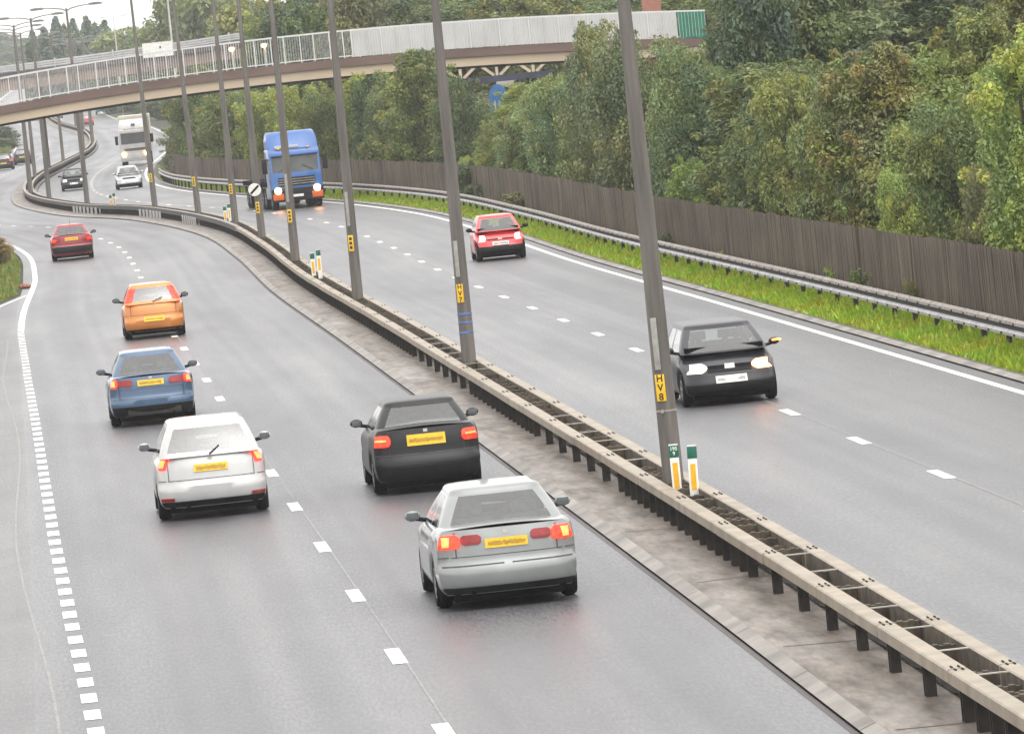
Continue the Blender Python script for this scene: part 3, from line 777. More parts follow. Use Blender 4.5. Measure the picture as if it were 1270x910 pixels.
# ------------------------------------------------------------------ footbridge
FB = 335.0
def curve(samples, Yd):
    P = sorted((AT(x, y, Yd).x, AT(x, y, Yd).z) for x, y in samples)
    xs = np.array([p[0] for p in P]); zs = np.array([p[1] for p in P]); co = np.polyfit(xs, zs, 3 if len(P) > 5 else 2)
    def f(x):
        x = min(max(x, xs[0]-12), xs[-1]+6); return float(np.polyval(co, x))
    return f
fdeck = curve([(0,132),(175,102.5),(281,88.6),(410,74.4),(550,62.4),(700,53.6),(867,47.5)], FB)
def build_footbridge():
    x0, x1 = AT(-120, 140, FB).x, AT(878, 50, FB).x
    root = thing('footbridge', 'arched footbridge with white railings and white sheeted parapet crossing both carriageways', 'footbridge', (0, FB, 0)); root.location = (0, 0, 0)
    X = ys(x0, x1, 1.0)
    def bar(name, m, ya, yb, za, zb_, xs=X, bev=0):
        mb = MB(); n = len(xs)
        rows = [[(x, ya, fdeck(x)+za), (x, yb, fdeck(x)+za), (x, yb, fdeck(x)+zb_), (x, ya, fdeck(x)+zb_)] for x in xs]
        mb.grid(rows, closed=True); k = len(mb.v)
        mb.f += [(3,2,1,0), (k-4,k-3,k-2,k-1)]; mb.mi += [0,0]
        return mb.build(name, m, root)
    bar('deck', M['bridge_deck'], FB + .12, FB + 2.88, -.30, -.03)
    for y in (FB, FB + 2.9): bar('fascia', M['bridge_brown'], y, y + .10, -.42, 0.0)
    for y in (FB + .16, FB + 2.6): bar('girder', M['bridge_beige'], y, y + .24, -.90, -.425)
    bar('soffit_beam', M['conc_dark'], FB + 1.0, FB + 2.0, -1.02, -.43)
    sheet_x = AT(437, 60, FB).x; green_x = AT(841, 30, FB).x
    for fi, (y, off) in enumerate(((FB + .05, 0.0), (FB + 2.95, .75))):
        bar('handrail', M['white_rail'], y - .035, y + .035, 1.36, 1.43)
        bar('bottom_rail', M['white_rail'], y - .025, y + .025, .07, .12)
        x = x0 + off
        stops = []
        while x < x1:
            mb = MB(); z = fdeck(x); mb.box((x-.026, y-.04, z - .02), (x+.026, y+.04, z + 1.37)); mb.build('railing_post', M['white_rail'], root); stops.append(x); x += 1.5
        mb = MB(); x = x0 + .1
        lim = sheet_x if fi == 0 else x1
        while x < lim:
            z = fdeck(x); mb.box((x-.006, y-.006, z + .11), (x+.006, y+.006, z + 1.365)); x += .125
        tag(mb.build('baluster', M['white_rail'], root), kind='stuff')
        if fi == 0:
            xa = sheet_x; k = 0
            while xa < x1 - .2:
                xb = min(xa + 1.5, x1); green = xa > green_x - .3
                mb = MB(); lo = []; hi = []
                n = 22
                for j in range(n + 1):
                    x = xa + .03 + (xb - xa - .06)*j/n; dy = .02 if (j // 1) % 2 else 0.0
                    lo.append((x, y - .06 - dy, fdeck(x) + .03)); hi.append((x, y - .06 - dy, fdeck(x) + 1.35))
                mb.grid([lo, hi]); p = mb.build('parapet_sheet', M['white_sheet'] if not green else M['green_sheet'], root, recalc=False)
                if green:
                    tag(p, 'green slatted end panel of the parapet')
                    m2 = MB()
                    for j in range(0, 9): m2.box((xa + .06 + j*.165, y - .13, fdeck(xa) + .05), (xa + .075 + j*.165, y - .105, fdeck(xa) + 1.33))
                    m2.build('slat', M['white_rail'], p)
                else:
                    m2 = MB(); m2.box((xa + .735, y - .1, fdeck(xa+.75) + .04), (xa + .765, y - .085, fdeck(xa+.75) + 1.34)); m2.build('cover_strip', M['sheet_seam'], p)
                    m2 = MB(); m2.box((xa - .03, y - .11, fdeck(xa) + .02), (xa + .03, y - .086, fdeck(xa) + 1.37)); m2.build('joint_post', M['white_rail'], p)
                xa += 1.5; k += 1
    return root
M['green_sheet'] = mat('green_sheeting', (.012, .19, .115), .45, .12, 3)
M['sheet_seam'] = mat('sheet_seam', (.50, .49, .48), .5, .1, 3)
build_footbridge()

# brick abutment and the taller brick pier at the bridge's right end
def brick_block(name, label, cat, xa, xb, Y, z0, z1, dy, cap=True):
    root = thing(name, label, cat, ((xa+xb)/2, Y, z0)); w = (xb-xa)/2
    mb = MB(); mb.box((-w, 0, 0), (w, dy, z1 - z0)); mb.build('brickwork', M['brick'], root)
    if cap: mb = MB(); mb.box((-w-.05, -.05, z1 - z0 + .002), (w+.05, dy+.05, z1 - z0 + .1)); mb.build('coping', M['conc'], root)
    return root
a = AT(835, 90, FB + .6); b = AT(881, 90, FB + .6)
brick_block('brick_abutment', 'red brick abutment under the right end of the footbridge, half hidden by leaves', 'abutment', a.x, b.x + 1.2, FB + .5, 1.5, AT(850, 62, FB).z, 2.2, False)
a = AT(797, 10, FB + 5); b = AT(820, 10, FB + 5)
brick_block('brick_pier', 'red brick pier rising behind the white footbridge parapet', 'pier', a.x, b.x, FB + 5, 3, 9.6, 1.0)

# steel trestle and blue arched panel seen under the right half of the bridge
def build_trestle():
    Yt = FB + 9
    zt, zb_ = AT(638, 77, Yt).z, AT(625, 93, Yt).z
    xa, xb = AT(548, 90, Yt).x, AT(684, 85, Yt).x
    root = thing('truss_frame', 'cream steel truss on a navy bottom beam under the white sheeted part of the footbridge', 'truss', (xa, Yt, zb_))
    L = xb - xa; h = zt - zb_
    mb = MB(); mb.box((0, 0, h), (L, .25, h + .16)); mb.build('top_chord', M['navy'], root)
    mb = MB(); mb.box((0, .02, -.32), (L, .3, 0)); mb.build('bottom_chord', M['navy'], root)
    n = 3; s = L/n
    def strut(p, q, w):
        mb = MB(); d = Vector((q[0]-p[0], 0, q[1]-p[1])); n_ = Vector((-d.z, 0, d.x)).normalized()*w
        P = [Vector((p[0],0,p[1]))+n_, Vector((q[0],0,q[1]))+n_, Vector((q[0],0,q[1]))-n_, Vector((p[0],0,p[1]))-n_]
        mb.prism([(v.x, v.z) for v in P], .05, .19); mb.build('strut', M['cream'], root)
    for k in range(n):
        strut((k*s + s*.5, .005), (k*s + s*.5, h - .005), .075)
        strut((k*s + s*.42, .02), (k*s + .12, h - .02), .075); strut((k*s + s*.58, .02), (k*s + s - .12, h - .02), .075)
    mb = MB(); cxx = AT(626, 100, Yt).x - xa; mb.box((cxx - .45, -.1, -.62), (cxx + .45, .4, -.33)); mb.build('bearing', M['conc'], root, bevel=.02)
    mb = MB(); mb.box((cxx - .1, .0, -3.4), (cxx + 1.3, .6, -.63)); mb.build('pier', M['navy'], root)
    return root
build_trestle()
def build_arch():
    Ya = FB + 7; c = AT(621, 150, Ya); top = AT(623, 104, Ya).z; w = .46
    root = thing('arched_panel', 'bright blue arch topped panel showing through the trees under the truss', 'panel', (c.x, Ya, 1.8))
    h = top - 1.8; out = [(-w, 0), (w, 0)] + [(w*math.cos(t), h - w*1.2 + w*1.2*math.sin(t)) for t in np.linspace(0, math.pi, 14)]
    mb = MB(); mb.prism(out, 0, .35); mb.build('shell', M['blue_arch'], root)
    for x in (-.2, .02):
        mb = MB(); mb.box((x - .03, -.05, h - 1.9), (x + .03, -.01, h - .85)); mb.build('upright', M['white_rail'], root)
build_arch()

# ------------------------------------------------------------------ second bridge beyond
RB = 520.0
rtop = curve([(0,82),(68,74),(141,63.5),(260,46),(373,28.5)], RB)
def build_road_bridge():
    x0, x1 = AT(-90, 95, RB).x, AT(520, 20, RB).x; X = ys(x0, x1, 2.0)
    root = thing('road_bridge', 'distant road bridge with silver three bar railings behind the footbridge', 'road bridge', (0, 0, 0))
    def bar(name, m, ya, yb, za, zb_):
        mb = MB(); rows = [[(x, ya, rtop(x)+za), (x, yb, rtop(x)+za), (x, yb, rtop(x)+zb_), (x, ya, rtop(x)+zb_)] for x in X]
        mb.grid(rows, closed=True); k = len(mb.v); mb.f += [(3,2,1,0), (k-4,k-3,k-2,k-1)]; mb.mi += [0,0]; return mb.build(name, m, root)
    bar('deck', M['conc_brown'], RB, RB + 9, -1.98, -1.02)
    bar('edge_beam', M['conc_dark'], RB - .25, RB - .01, -1.06, -.60)
    for z in (-.10, -.28, -.46): bar('rail', M['steel_rail'], RB - .2, RB - .12, z - .05, z + .06)
    for z in (-.10, -.28, -.46): bar('rail', M['steel_rail'], RB + 8.8, RB + 8.9, z - .05, z + .06)
    bar('parapet_panel', M['sheet_seam'], RB - .10, RB - .07, -.58, -.02)
    x = AT(68, 74, RB).x - 4.6*6
    while x < x1:
        mb = MB(); mb.box((x - .06, RB - .30, rtop(x) - .62), (x + .06, RB - .205, rtop(x) + .12)); mb.build('railing_post', M['steel_rail'], root); x += 4.6
    return root
build_road_bridge()
a = AT(176, 54.5, RB - .6); b = AT(213.5, 49.8, RB - .6)
sg = thing('notice_board', 'blank white board with one small dark mark fixed to the distant bridge railing', 'board', (a.x, RB - .6, a.z - .95))
w = b.x - a.x
mb = MB(); mb.box((0, 0, -.2), (w, .06, .95)); mb.build('panel', M['white_plastic'], sg)
mb = MB(); mb.box((w*.56, -.012, .45), (w*.56 + .12, -.002, .62)); mb.build('dark_mark', M['ink'], sg)
for x in (.3, w - .3):
    mb = MB(); mb.box((x - .04, .07, -.9), (x + .04, .12, .9)); mb.build('bracket', M['gal'], sg)

# lamps on poles around the bridges
def pole_lamp(px, py, Y, label, lit=True, group=None):
    c = AT(px, py, Y); gz = terrain(Y, c.x - cx(Y)); root = thing('street_lamp', label, 'lamp', (c.x, Y, gz), 0, group); h = c.z - gz
    mb = MB(); mb.tube([(0,0,0),(0,0,h*.5),(0,0,h - .1)], [.07,.055,.045], 10); mb.build('column', M['lamp_pale'], root, smooth=True)
    mb = MB(); mb.prism([(-.28, h - .06), (.28, h - .02), (.24, h + .13), (-.2, h + .13)], -.12, .12); mb.build('lantern', M['lantern'], root)
    mb = MB(); mb.lathe([(.02, -.15), (.13, -.12), (.17, -.03), (.15, .06), (.05, .1)], 14, 'Z', (-.03, -.16, h)); mb.build('bowl', M['lamp_lit'] if lit else M['lantern_glass'], root, smooth=True)
M['lamp_lit'] = glow('sodium_lamp', (1, .62, .25), 9.0, (1, .45, .12))
pole_lamp(288, 61, 430, 'small lit orange lamp seen through the railing, leftmost of three', True)
pole_lamp(328, 56.5, 425, 'small lit orange lamp seen through the railing, middle of three', True)
pole_lamp(371, 52, 420, 'lit orange lamp seen through the railing, rightmost and brightest of three', True)
pole_lamp(577, 21, 400, 'lit orange lamp just above the white parapet', True)
pole_lamp(613, 17.5, 402, 'unlit pale lamp head just above the white parapet, right of the lit one', False)
def tall_pole(px, ptop, pbot, Y, label, head=False):
    a = AT(px, pbot, Y); t = AT(ptop[0], ptop[1], Y); root = thing('street_lamp', label, 'lamp', (a.x, Y, a.z)); h = t.z - a.z
    g0 = terrain(Y, a.x - cx(Y)) - a.z
    mb = MB(); mb.tube([(0,0,g0),(0,0,h*.4),(0,0,h)], [.10,.085,.06], 10); mb.build('column', M['lamp_pale'], root, smooth=True)
    for s in (-1, 1):
        mb = MB(); mb.tube([(0,0,h-.1),(s*.6,0,h+.04),(s*1.2,0,h+.06)], .035, 6); mb.build('arm', M['lamp_pale'], root)
        mb = MB(); mb.prism([(s*1.1,h),(s*1.8,h+.02),(s*1.75,h+.14),(s*1.15,h+.12)], -.13, .13); mb.build('lantern', M['lantern'], root)
tall_pole(213, (205, -40), 50, 560, 'tall pale lamp column rising behind the white notice board')
tall_pole(143, (141, 21), 45, 900, 'thin distant pale double lamp against the sky')

# green sign on the left verge, only its edge in view
sp_ = AT(-9, 286, 262)
sg = thing('road_sign', 'green road sign at the left frame edge, seen almost edge on', 'road sign', (sp_.x, 262, terrain(262, sp_.x - cx(262))))
mb = MB(); mb.box((-.30, -.03, 1.4), (.29, 0, 2.45)); mb.build('panel', M['green_plate'], sg, bevel=.01)
mb = MB(); mb.tube([(0, .06, 0), (0, .06, 2.4)], .045, 10); mb.build('post', M['gal'], sg)
# reddish stone on the verge nose
sp_ = G(31, 355, .08); mb = MB(); rnd = random.Random(3)
bmv = bmesh.new(); bmesh.ops.create_icosphere(bmv, subdivisions=3, radius=1)
for v in bmv.verts: v.co = Vector((v.co.x*.22, v.co.y*.3, v.co.z*.10))*(1 + rnd.uniform(-.07, .07))
me = bpy.data.meshes.new('rubble'); bmv.to_mesh(me); bmv.free(); me.materials.append(mat('red_rubble', (.30, .12, .085), .85, .25, 9, bump=.3))
o = bpy.data.objects.new('rubble', me); COL.objects.link(o); o.location = sp_; tag(o, 'reddish lump of rubble at the nose of the left grass verge', 'rubble')

# ------------------------------------------------------------------ vehicles
def build_wheel(R, w, rim_mat, parent, loc):
    mb = MB(); r = .62*R
    mb.lathe([(r*.98, -w/2 + .01), (R*.90, -w/2), (R*.985, -w/2 + .035), (R, -w*.2), (R, w*.2), (R*.985, w/2 - .035), (R*.90, w/2), (r*.98, w/2 - .01)], 28, 'X')
    t = mb.build('wheel', M['rubber'], parent, smooth=True, sharp=50); t.location = loc
    s = 1 if loc[0] > 0 else -1
    mb = MB(); mb.lathe([(r, s*(w/2 - .012)), (r*.93, s*(w/2 - .004)), (r*.86, s*(w/2 - .04)), (r*.2, s*(w/2 - .012)), (.03, s*(w/2 - .004))], 24, 'X')
    for k in range(5):
        a = 2*math.pi*k/5; T = Matrix.Rotation(a, 4, 'X'); mb.box((min(s*(w/2-.045), s*(w/2-.006)), -.022, .06), (max(s*(w/2-.045), s*(w/2-.006)), .022, r*.92), 0, T)
    rm = mb.build('rim', rim_mat, t, smooth=True, sharp=35)
    return t

class Car:
    def __init__(s, **k):
        s.__dict__.update(dict(L=4.2, W=.85, zb=.20, belt=.90, deck=.93, cowl=.92, nose=.66, td=0.0, tc=.72, roof=1.43, wb=2.55, rf=None, R=.305,
            rw0=.06, rw1=.22, ws0=None, ws1=None, roofw=.60, beltw=.80, rr_r=.11, rr_f=.2, lean=.10, bumper=.05, crown=.035,
            color=None, glass='glass', rim='hubcap'))
        s.__dict__.update(k)
    # rear / front surface depth at height fraction h and sideways position x
    def zt(s, t):
        pts = s.top
        for (a, za), (b, zb_) in zip(pts, pts[1:]):
            if t <= b: q = (t-a)/(b-a) if b > a else 0; q = q*q*(3-2*q)*.5 + q*.5; return za + (zb_-za)*q
        return pts[-1][1]
    def Wt(s, t, h):
        prof = [(0,.90),(.08,.965),(.3,1.0),(.55,.998),(.75,.985),(.88,.96),(.96,.925),(1,.88)]
        for (a, va), (b, vb) in zip(prof, prof[1:]):
            if h <= b: p = va + (vb-va)*(h-a)/(b-a); break
        tp = 1 - .05*max(0, 1 - t/.22)**2 - .08*max(0, 1 - (1-t)/.25)**2
        return s.W*p*tp
    def prof_r(s, h):
        L = [(0,.10),(.10,.035),(.22,.0),(.42,.0),(.47,.05),(.55,.06),(.8,.05+s.lean*.5),(1,.07+s.lean)]
        for (a, va), (b, vb) in zip(L, L[1:]):
            if h <= b: return va + (vb-va)*(h-a)/(b-a)
        return L[-1][1]
    def prof_f(s, h):
        L = [(0,.12),(.12,.04),(.3,.0),(.5,.01),(.6,.05),(.85,.10),(1,.20)]
        for (a, va), (b, vb) in zip(L, L[1:]):
            if h <= b: return va + (vb-va)*(h-a)/(b-a)
        return L[-1][1]
    def yr(s, x, h):
        q = min(1, abs(x)/(s.W*.98)); return -s.L/2 + s.prof_r(h) + .05*q*q + .23*q**5
    def yf(s, x, h):
        q = min(1, abs(x)/(s.W*.98)); return s.L/2 - s.prof_f(h) - .12*q*q - .25*q**6
    def S(s, side, t, h):
        x = side*s.Wt(t, h); y = s.yr(x, h)*(1-t) + s.yf(x, h)*t
        z0 = s.zb
        for yw in (-s.wb/2 + s.ax, s.wb/2 + s.ax):
            d = y - yw; Ra = s.R + .055
            if abs(d) < Ra: z0 = max(z0, s.R + math.sqrt(Ra*Ra - d*d)*.98)
        return (x, y, z0 + (s.zt(t) - z0)*h)
    def patch(s, name, m, end, x0, x1, z0, z1, off, parent, nx=10, nz=5, x0f=None, x1f=None, thick=.03):
        "a thin piece that follows the front or rear skin"
        t = 0 if end == 'r' else 1; sg = -1 if end == 'r' else 1
        ztop = s.zt(t)
        def P(x, z, off):
            h = min(1, max(0, (z - s.zb)/(ztop - s.zb))); xm = s.Wt(t, h)*.995; xx = max(-xm, min(xm, x))
            y = s.yr(xx, h) if end == 'r' else s.yf(xx, h); return (xx, y + sg*off, z)
        rows = []; 
        for j in range(nz + 1):
            z = z0 + (z1 - z0)*j/nz; q = j/nz
            a = x0f(q) if x0f else x0; b = x1f(q) if x1f else x1
            rows.append([P(a + (b-a)*i/nx, z, off) for i in range(nx + 1)])
        mb = MB(); mb.grid(rows)
        ring = rows[0] + [r[-1] for r in rows[1:]] + rows[-1][-2::-1] + [r[0] for r in rows[-2:0:-1]]
        inner = [(p[0], p[1] - sg*thick, p[2]) for p in ring]
        mb.grid([ring, inner], closed=True)
        return mb.build(name, m, parent, smooth=True, weld=True, sharp=45)
    def build(s, root):
        s.ax = getattr(s, 'ax', 0.0)
        # --- lower body
        nt = 96; hs = [0,.05,.1,.2,.3,.42,.47,.55,.65,.75,.83,.9,.95,.98,1]
        mb = MB(); ts = [i/nt for i in range(nt + 1)]
        sides = {}
        for side in (-1, 1):
            rows = [[s.S(side, t, h) for h in hs] for t in ts]; sides[side] = rows; mb.grid(rows)
        nx = 12
        for t, end in ((0, 'r'), (1, 'f')):
            rows = []
            for j, h in enumerate(hs):
                a = sides[-1][0 if t == 0 else -1][j]; b = sides[1][0 if t == 0 else -1][j]; r = []
                for i in range(nx + 1):
                    x = a[0] + (b[0]-a[0])*i/nx; y = s.yr(x, h) if t == 0 else s.yf(x, h)
                    r.append((x, y, s.zb + (s.zt(t) - s.zb)*h))
                rows.append(r)
            mb.grid(rows)
        rows = []; c0, c1 = s.cab0, s.cab1
        mis = []
        for it, t in enumerate(ts):
            a = sides[-1][it][-1]; b = sides[1][it][-1]; r = []
            for i in range(nx + 1):
                q = i/nx; x = a[0] + (b[0]-a[0])*q
                y = s.yr(x, 1)*(1-t) + s.yf(x, 1)*t
                r.append((x, y, a[2] + s.crown*(1 - (2*q-1)**2)))
            rows.append(r)
        mb.grid(rows)
        k = len(mb.mi) - nt*nx
        for it in range(nt):
            ym = rows[it][nx//2][1]
            if c0 + .10 < ym < c1 - .12:
                for i in range(1, nx-1): mb.mi[k + it*nx + i] = 1
        body = mb.build('body', [s.color, M['trim']], root, smooth=True, weld=True, sharp=52)
        # --- glasshouse rings
        ks = [0, .06, .16, .30, .5, .70, .84, .93, 1.0]
        def ring(kk, extra=None):
            z0 = s.belt - .01; z = z0 + (s.roof - .075 - z0)*kk
            w = s.beltw + (s.roofw - s.beltw)*(kk*.75 + .25*kk*kk)
            a = s.rw[0] + (s.rw[1] - s.rw[0])*(kk*.8 + .2*kk*kk); b = s.ws[0] + (s.ws[1] - s.ws[0])*(kk*.85 + .15*kk*kk)
            return z, w, a, b
        NR, NC, NS = 14, 4, 26
        def ringpts(z, w, a, b, scale=1.0, zz=None):
            rc = s.rc; rcf = .12; out = []
            def bowr(x): return -.045*(1-(x/w)**2)
            def bowf(x): return .19*(1-(x/w)**2)
            for i in range(NR + 1): x = -(w-rc) + 2*(w-rc)*i/NR; out.append((x, a + bowr(x)))
            for i in range(1, NC): q = i/NC*math.pi/2; out.append((w - rc + rc*math.sin(q), a + rc - rc*math.cos(q) + bowr(w)*0))
            for i in range(NS + 1): out.append((w, a + rc + (b - rcf - a - rc)*i/NS))
            for i in range(1, NC): q = i/NC*math.pi/2; out.append((w - rcf + rcf*math.cos(q), b - rcf + rcf*math.sin(q)))
            for i in range(NR + 1): x = (w-rcf) - 2*(w-rcf)*i/NR; out.append((x, b + bowf(x)))
            for i in range(1, NC): q = i/NC*math.pi/2; out.append((-(w - rcf + rcf*math.sin(q)), b - rcf + rcf*math.cos(q)))
            for i in range(NS + 1): out.append((-w, b - rcf - (b - rcf - a - rc)*i/NS))
            for i in range(1, NC): q = i/NC*math.pi/2; out.append((-(w - rc + rc*math.cos(q)), a + rc - rc*math.sin(q)))
            ym = (a + b)/2
            return [(x*scale, ym + (y-ym)*scale, z if zz is None else zz) for x, y in out]
        R_ = [ringpts(*ring(kk)) for kk in ks]
        z, w, a, b = ring(1.0)
        for sc_, dz in ((.982, .026), (.945, .046), (.87, .061), (.68, .072), (.42, .078), (.2, .080)): R_.append(ringpts(z, w, a, b, sc_, z + dz))
        n = len(R_[0])
        iR = range(0, NR); o1 = NR + NC; iS1 = range(o1, o1 + NS); o2 = o1 + NS + NC; iF = range(o2, o2 + NR); o3 = o2 + NR + NC; iS2 = range(o3, o3 + NS)
        glass = {'rear_window': [], 'windscreen': [], 'side_window': [], 'side_window.': [], 'side_window..': [], 'side_window...': []}
        lights = {1: [], -1: []}
        mb = MB(); fs = []; allv = [p for r in R_ for p in r]
        nk = len(ks)
        for j in range(len(R_) - 1):
            for i in range(n):
                f = (j*n + i, j*n + (i+1) % n, (j+1)*n + (i+1) % n, (j+1)*n + i)
                kk0 = ks[j] if j < nk else 9
                key = None
                if 1 <= j < nk - 2 + 0:
                    if i in iR and 0 <= i < NR: key = 'rear_window' if j >= s.rwk else None
                    elif i in iF: key = 'windscreen'
                    elif i in iS1 or i in iS2:
                        q = (i - o1) if i in iS1 else (NS - 1 - (i - o3)); q = (q + .5)/NS
                        sfx = '' if i in iS1 else '.'
                        if s.sw[0] < q < s.sw[1]: key = 'side_window' + sfx
                        elif s.sw[2] < q < s.sw[3]: key = 'side_window' + sfx + '..'
                    if s.pillar_lights and 2 <= j < nk - 2:
                        if (NR <= i < o1) or i == NR - 1 : key = 1
                        elif (o3 + NS <= i) or i == 0: key = -1
                if key in (1, -1): lights[key].append(f)
                elif key: glass[key].append(f)
                else: fs.append(f)
        allv.append((0, sum(p[1] for p in R_[-1])/n, R_[-1][0][2])); e0 = (len(R_)-1)*n
        fs += [(e0 + i, e0 + (i+1) % n, len(allv) - 1) for i in range(n)]
        def sub(name, faces, m, parent, off=0.0):
            used = sorted({q for f in faces for q in f}); mp = {q: i for i, q in enumerate(used)}
            m2 = MB(); cxm = (s.rw[1] + s.ws[1])/2
            vs = []
            for q in used:
                p = allv[q]
                if off: d = Vector((p[0], (p[1]-cxm)*.5, 0)).normalized()*off; p = (p[0]+d.x, p[1]+d.y, p[2])
                vs.append(p)
            m2.add(vs, [tuple(mp[q] for q in f) for f in faces]); return m2.build(name, m, parent, smooth=True, recalc=False, sharp=70)
        sub('roof', fs, s.color, root)
        for k_, f in glass.items():
            if f: sub(k_.rstrip('.'), f, M[s.glass], root)
        if s.pillar_lights:
            for k_ in (1, -1): sub('tail_light', lights[k_], M['tail_on'], root, .012)
        # --- underbody, wheels
        mb = MB(); mb.box((-s.W + .20, -s.L/2 + .16, .115), (s.W - .20, s.L/2 - .25, .62)); mb.build('underbody', M['under'], root)
        for sx in (-1, 1):
            for yw in (-s.wb/2 + s.ax, s.wb/2 + s.ax): build_wheel(s.R, .19, M[s.rim], root, (sx*(s.W - .115), yw, s.R))
        # --- cabin
        zbelt = s.belt; fy = s.ws[0] - 1.0
        for (sx, y, w, top) in ((-.34, fy, .46, .16), (.34, fy, .46, .16), (-.30, s.rw[0] + .62, .48, .09), (.30, s.rw[0] + .62, .48, .09)):
            mb = MB(); mb.box((sx - w/2, y, zbelt - .08), (sx + w/2, y + .14, zbelt + top)); mb.box((sx - .13, y + .01, zbelt + top + .03), (sx + .13, y + .11, zbelt + top + .19))
            mb.box((sx - .05, y + .04, zbelt + top - .02), (sx + .05, y + .08, zbelt + top + .05))
            mb.build('seat', M['seat'], root, bevel=.03)
        mb = MB(); mb.box((-s.beltw + .08, s.ws[0] - .55, zbelt - .06), (s.beltw - .08, s.ws[0] - .02, zbelt + .10)); mb.build('dashboard', M['under'], root, bevel=.02)
        mb = MB(); mb.box((-s.beltw + .10, s.rw[0] + .10, zbelt - .06), (s.beltw - .10, s.rw[0] + .5, zbelt + .012)); mb.build('parcel_shelf', M['seat'], root, bevel=.01)
        # --- door mirrors
        for sx in (-1, 1):
            bmv = bmesh.new(); bmesh.ops.create_icosphere(bmv, subdivisions=3, radius=1)
            for v in bmv.verts: v.co = Vector((v.co.x*.10, v.co.y*.07 if v.co.y > 0 else v.co.y*.045, v.co.z*.066))
            me = bpy.data.meshes.new('door_mirror'); bmv.to_mesh(me); bmv.free(); me.materials.append(s.color if s.mirror_paint else M['black'])
            for p in me.polygons: p.use_smooth = True
            o = bpy.data.objects.new('door_mirror', me); COL.objects.link(o); o.parent = root; o.location = (sx*(s.beltw + .17), s.ws[0] - .42, zbelt + .07)
            mb = MB(); mb.tube([(-sx*.02, .0, -.03), (-sx*.2, .02, -.07)], .028, 8); a_ = mb.build('mirror_arm', M['black'], o)
            mb = MB(); mb.cbox((0, -.047, 0), (.15, .006, .09)); mb.build('mirror_glass', M['mirror'], o, bevel=.002)
        return root
    def plate(s, root, end, z, w=.52, h=.112, yellow=True, off=.018):
        p = s.patch('number_plate', M['plate_y'] if yellow else M['white_plastic'], end, -w/2, w/2, z - h/2, z + h/2, off, root, 6, 1)
        t = 0 if end == 'r' else 1; sg = -1 if end == 'r' else 1
        hh = (z - s.zb)/(s.zt(t) - s.zb); y = (s.yr(.1, hh) if end == 'r' else s.yf(.1, hh)) + sg*(off + .003)
        mb = MB(); rnd = random.Random(int(z*1000) + int(s.L*100)); x = -w/2 + .035
        lean = (s.yr(0, hh + .1) - s.yr(0, hh - .1)) if end == 'r' else (s.yf(0, hh+.1) - s.yf(0, hh-.1))
        dz = (s.zt(t) - s.zb)*.2
        y0 = lambda q: y + lean*(q - z)/dz
        def quad(xa, xb, za, zc, e=0): mb.add([(xa, y0(za) + sg*e, za), (xb, y0(za) + sg*e, za), (xb, y0(zc) + sg*e, zc), (xa, y0(zc) + sg*e, zc)], [(0,1,2,3)])
        # the characters are past reading in the photograph: a soft row of dark smears
        xs = [x]; 
        while xs[-1] < w/2 - .05: xs.append(xs[-1] + rnd.uniform(.012, .034))
        hi = [rnd.uniform(.012, .034) for _ in xs]
        mb.grid([[(q, y0(z - h_), z - h_) for q, h_ in zip(xs, hi)], [(q, y0(z + h_), z + h_) for q, h_ in zip(xs, hi[1:] + hi[:1])]])
        mk = mb.build('plate_marking', M['plate_smudge' if yellow else 'plate_smudge_w'], p, recalc=False)

def car(label, group=None, name='car', cat='car', **k):
    c = Car(**k); root = thing(name, label, cat, (0,0,0), 0, group); c.root = root
    c.build(root); return c
def hatch(label, color, **k):
    d = dict(L=3.9, W=.83, belt=.92, roof=1.44, roofw=.57, beltw=.745, rc=.11, rwk=2, sw=(.10,.47,.52,.93), pillar_lights=False, mirror_paint=True, color=color, wb=2.45, ax=.05)
    d.update(k); L = d['L']
    d.setdefault('rw', (-L/2 + .16, -L/2 + .44)); d.setdefault('ws', (L/2 - .98, L/2 - 1.72))
    d.setdefault('top', [(0, d['belt'] - .01), (.1, d['belt'] - .005), (.68, d['belt'] + .0), (.735, d['belt'] - .018), (.9, d['belt'] - .16), (1, d['belt'] - .27)])
    d['cab0'], d['cab1'] = d['rw'][0], d['ws'][0]
    return car(label, None, **d)
def saloon(label, color, **k):
    d = dict(L=4.5, W=.87, belt=.93, roof=1.42, roofw=.56, beltw=.76, rc=.13, rwk=1, sw=(.14,.50,.54,.93), pillar_lights=False, mirror_paint=True, color=color, wb=2.66, ax=.05, lean=.05, R=.31)
    d.update(k); L = d['L']
    d.setdefault('rw', (-L/2 + .62, -L/2 + 1.22)); d.setdefault('ws', (L/2 - 1.16, L/2 - 1.95)); dk = d.get('deckz', d['belt'] + .035)
    d.setdefault('top', [(0, dk - .015), (.03, dk), (.13, dk), (.22, d['belt']), (.70, d['belt']), (.745, d['belt'] - .01), (.9, d['belt'] - .11), (1, d['belt'] - .24)])
    d['cab0'], d['cab1'] = d['rw'][0], d['ws'][0]
    return car(label, None, **d)
def put(c, px, py, end, dyaw=0.0, root=None, ax=None):
    "stand a vehicle on the road: the photograph shows its rear (or front) tyres at this point"
    root = root or c.root; g0 = G(px, py, 0); Y = g0.y; a = -math.atan(slope(Y)) + math.radians(dyaw)
    ya = ax if ax is not None else ((-c.wb/2 + c.ax) if end == 'r' else (c.wb/2 + c.ax))
    if end == 'f': a += math.pi
    root.rotation_euler = (0, 0, a)
    d = Matrix.Rotation(a, 3, 'Z') @ Vector((0, ya, 0)); root.location = g0 - d
    return root
def dark_line(c, end, z, x=None, h=.010, off=.002, m='shut'):
    W = x or c.W*.97; return c.patch('shut_line', M[m], end, -W, W, z - h/2, z + h/2, off, c.root, 16, 1, thick=.02)
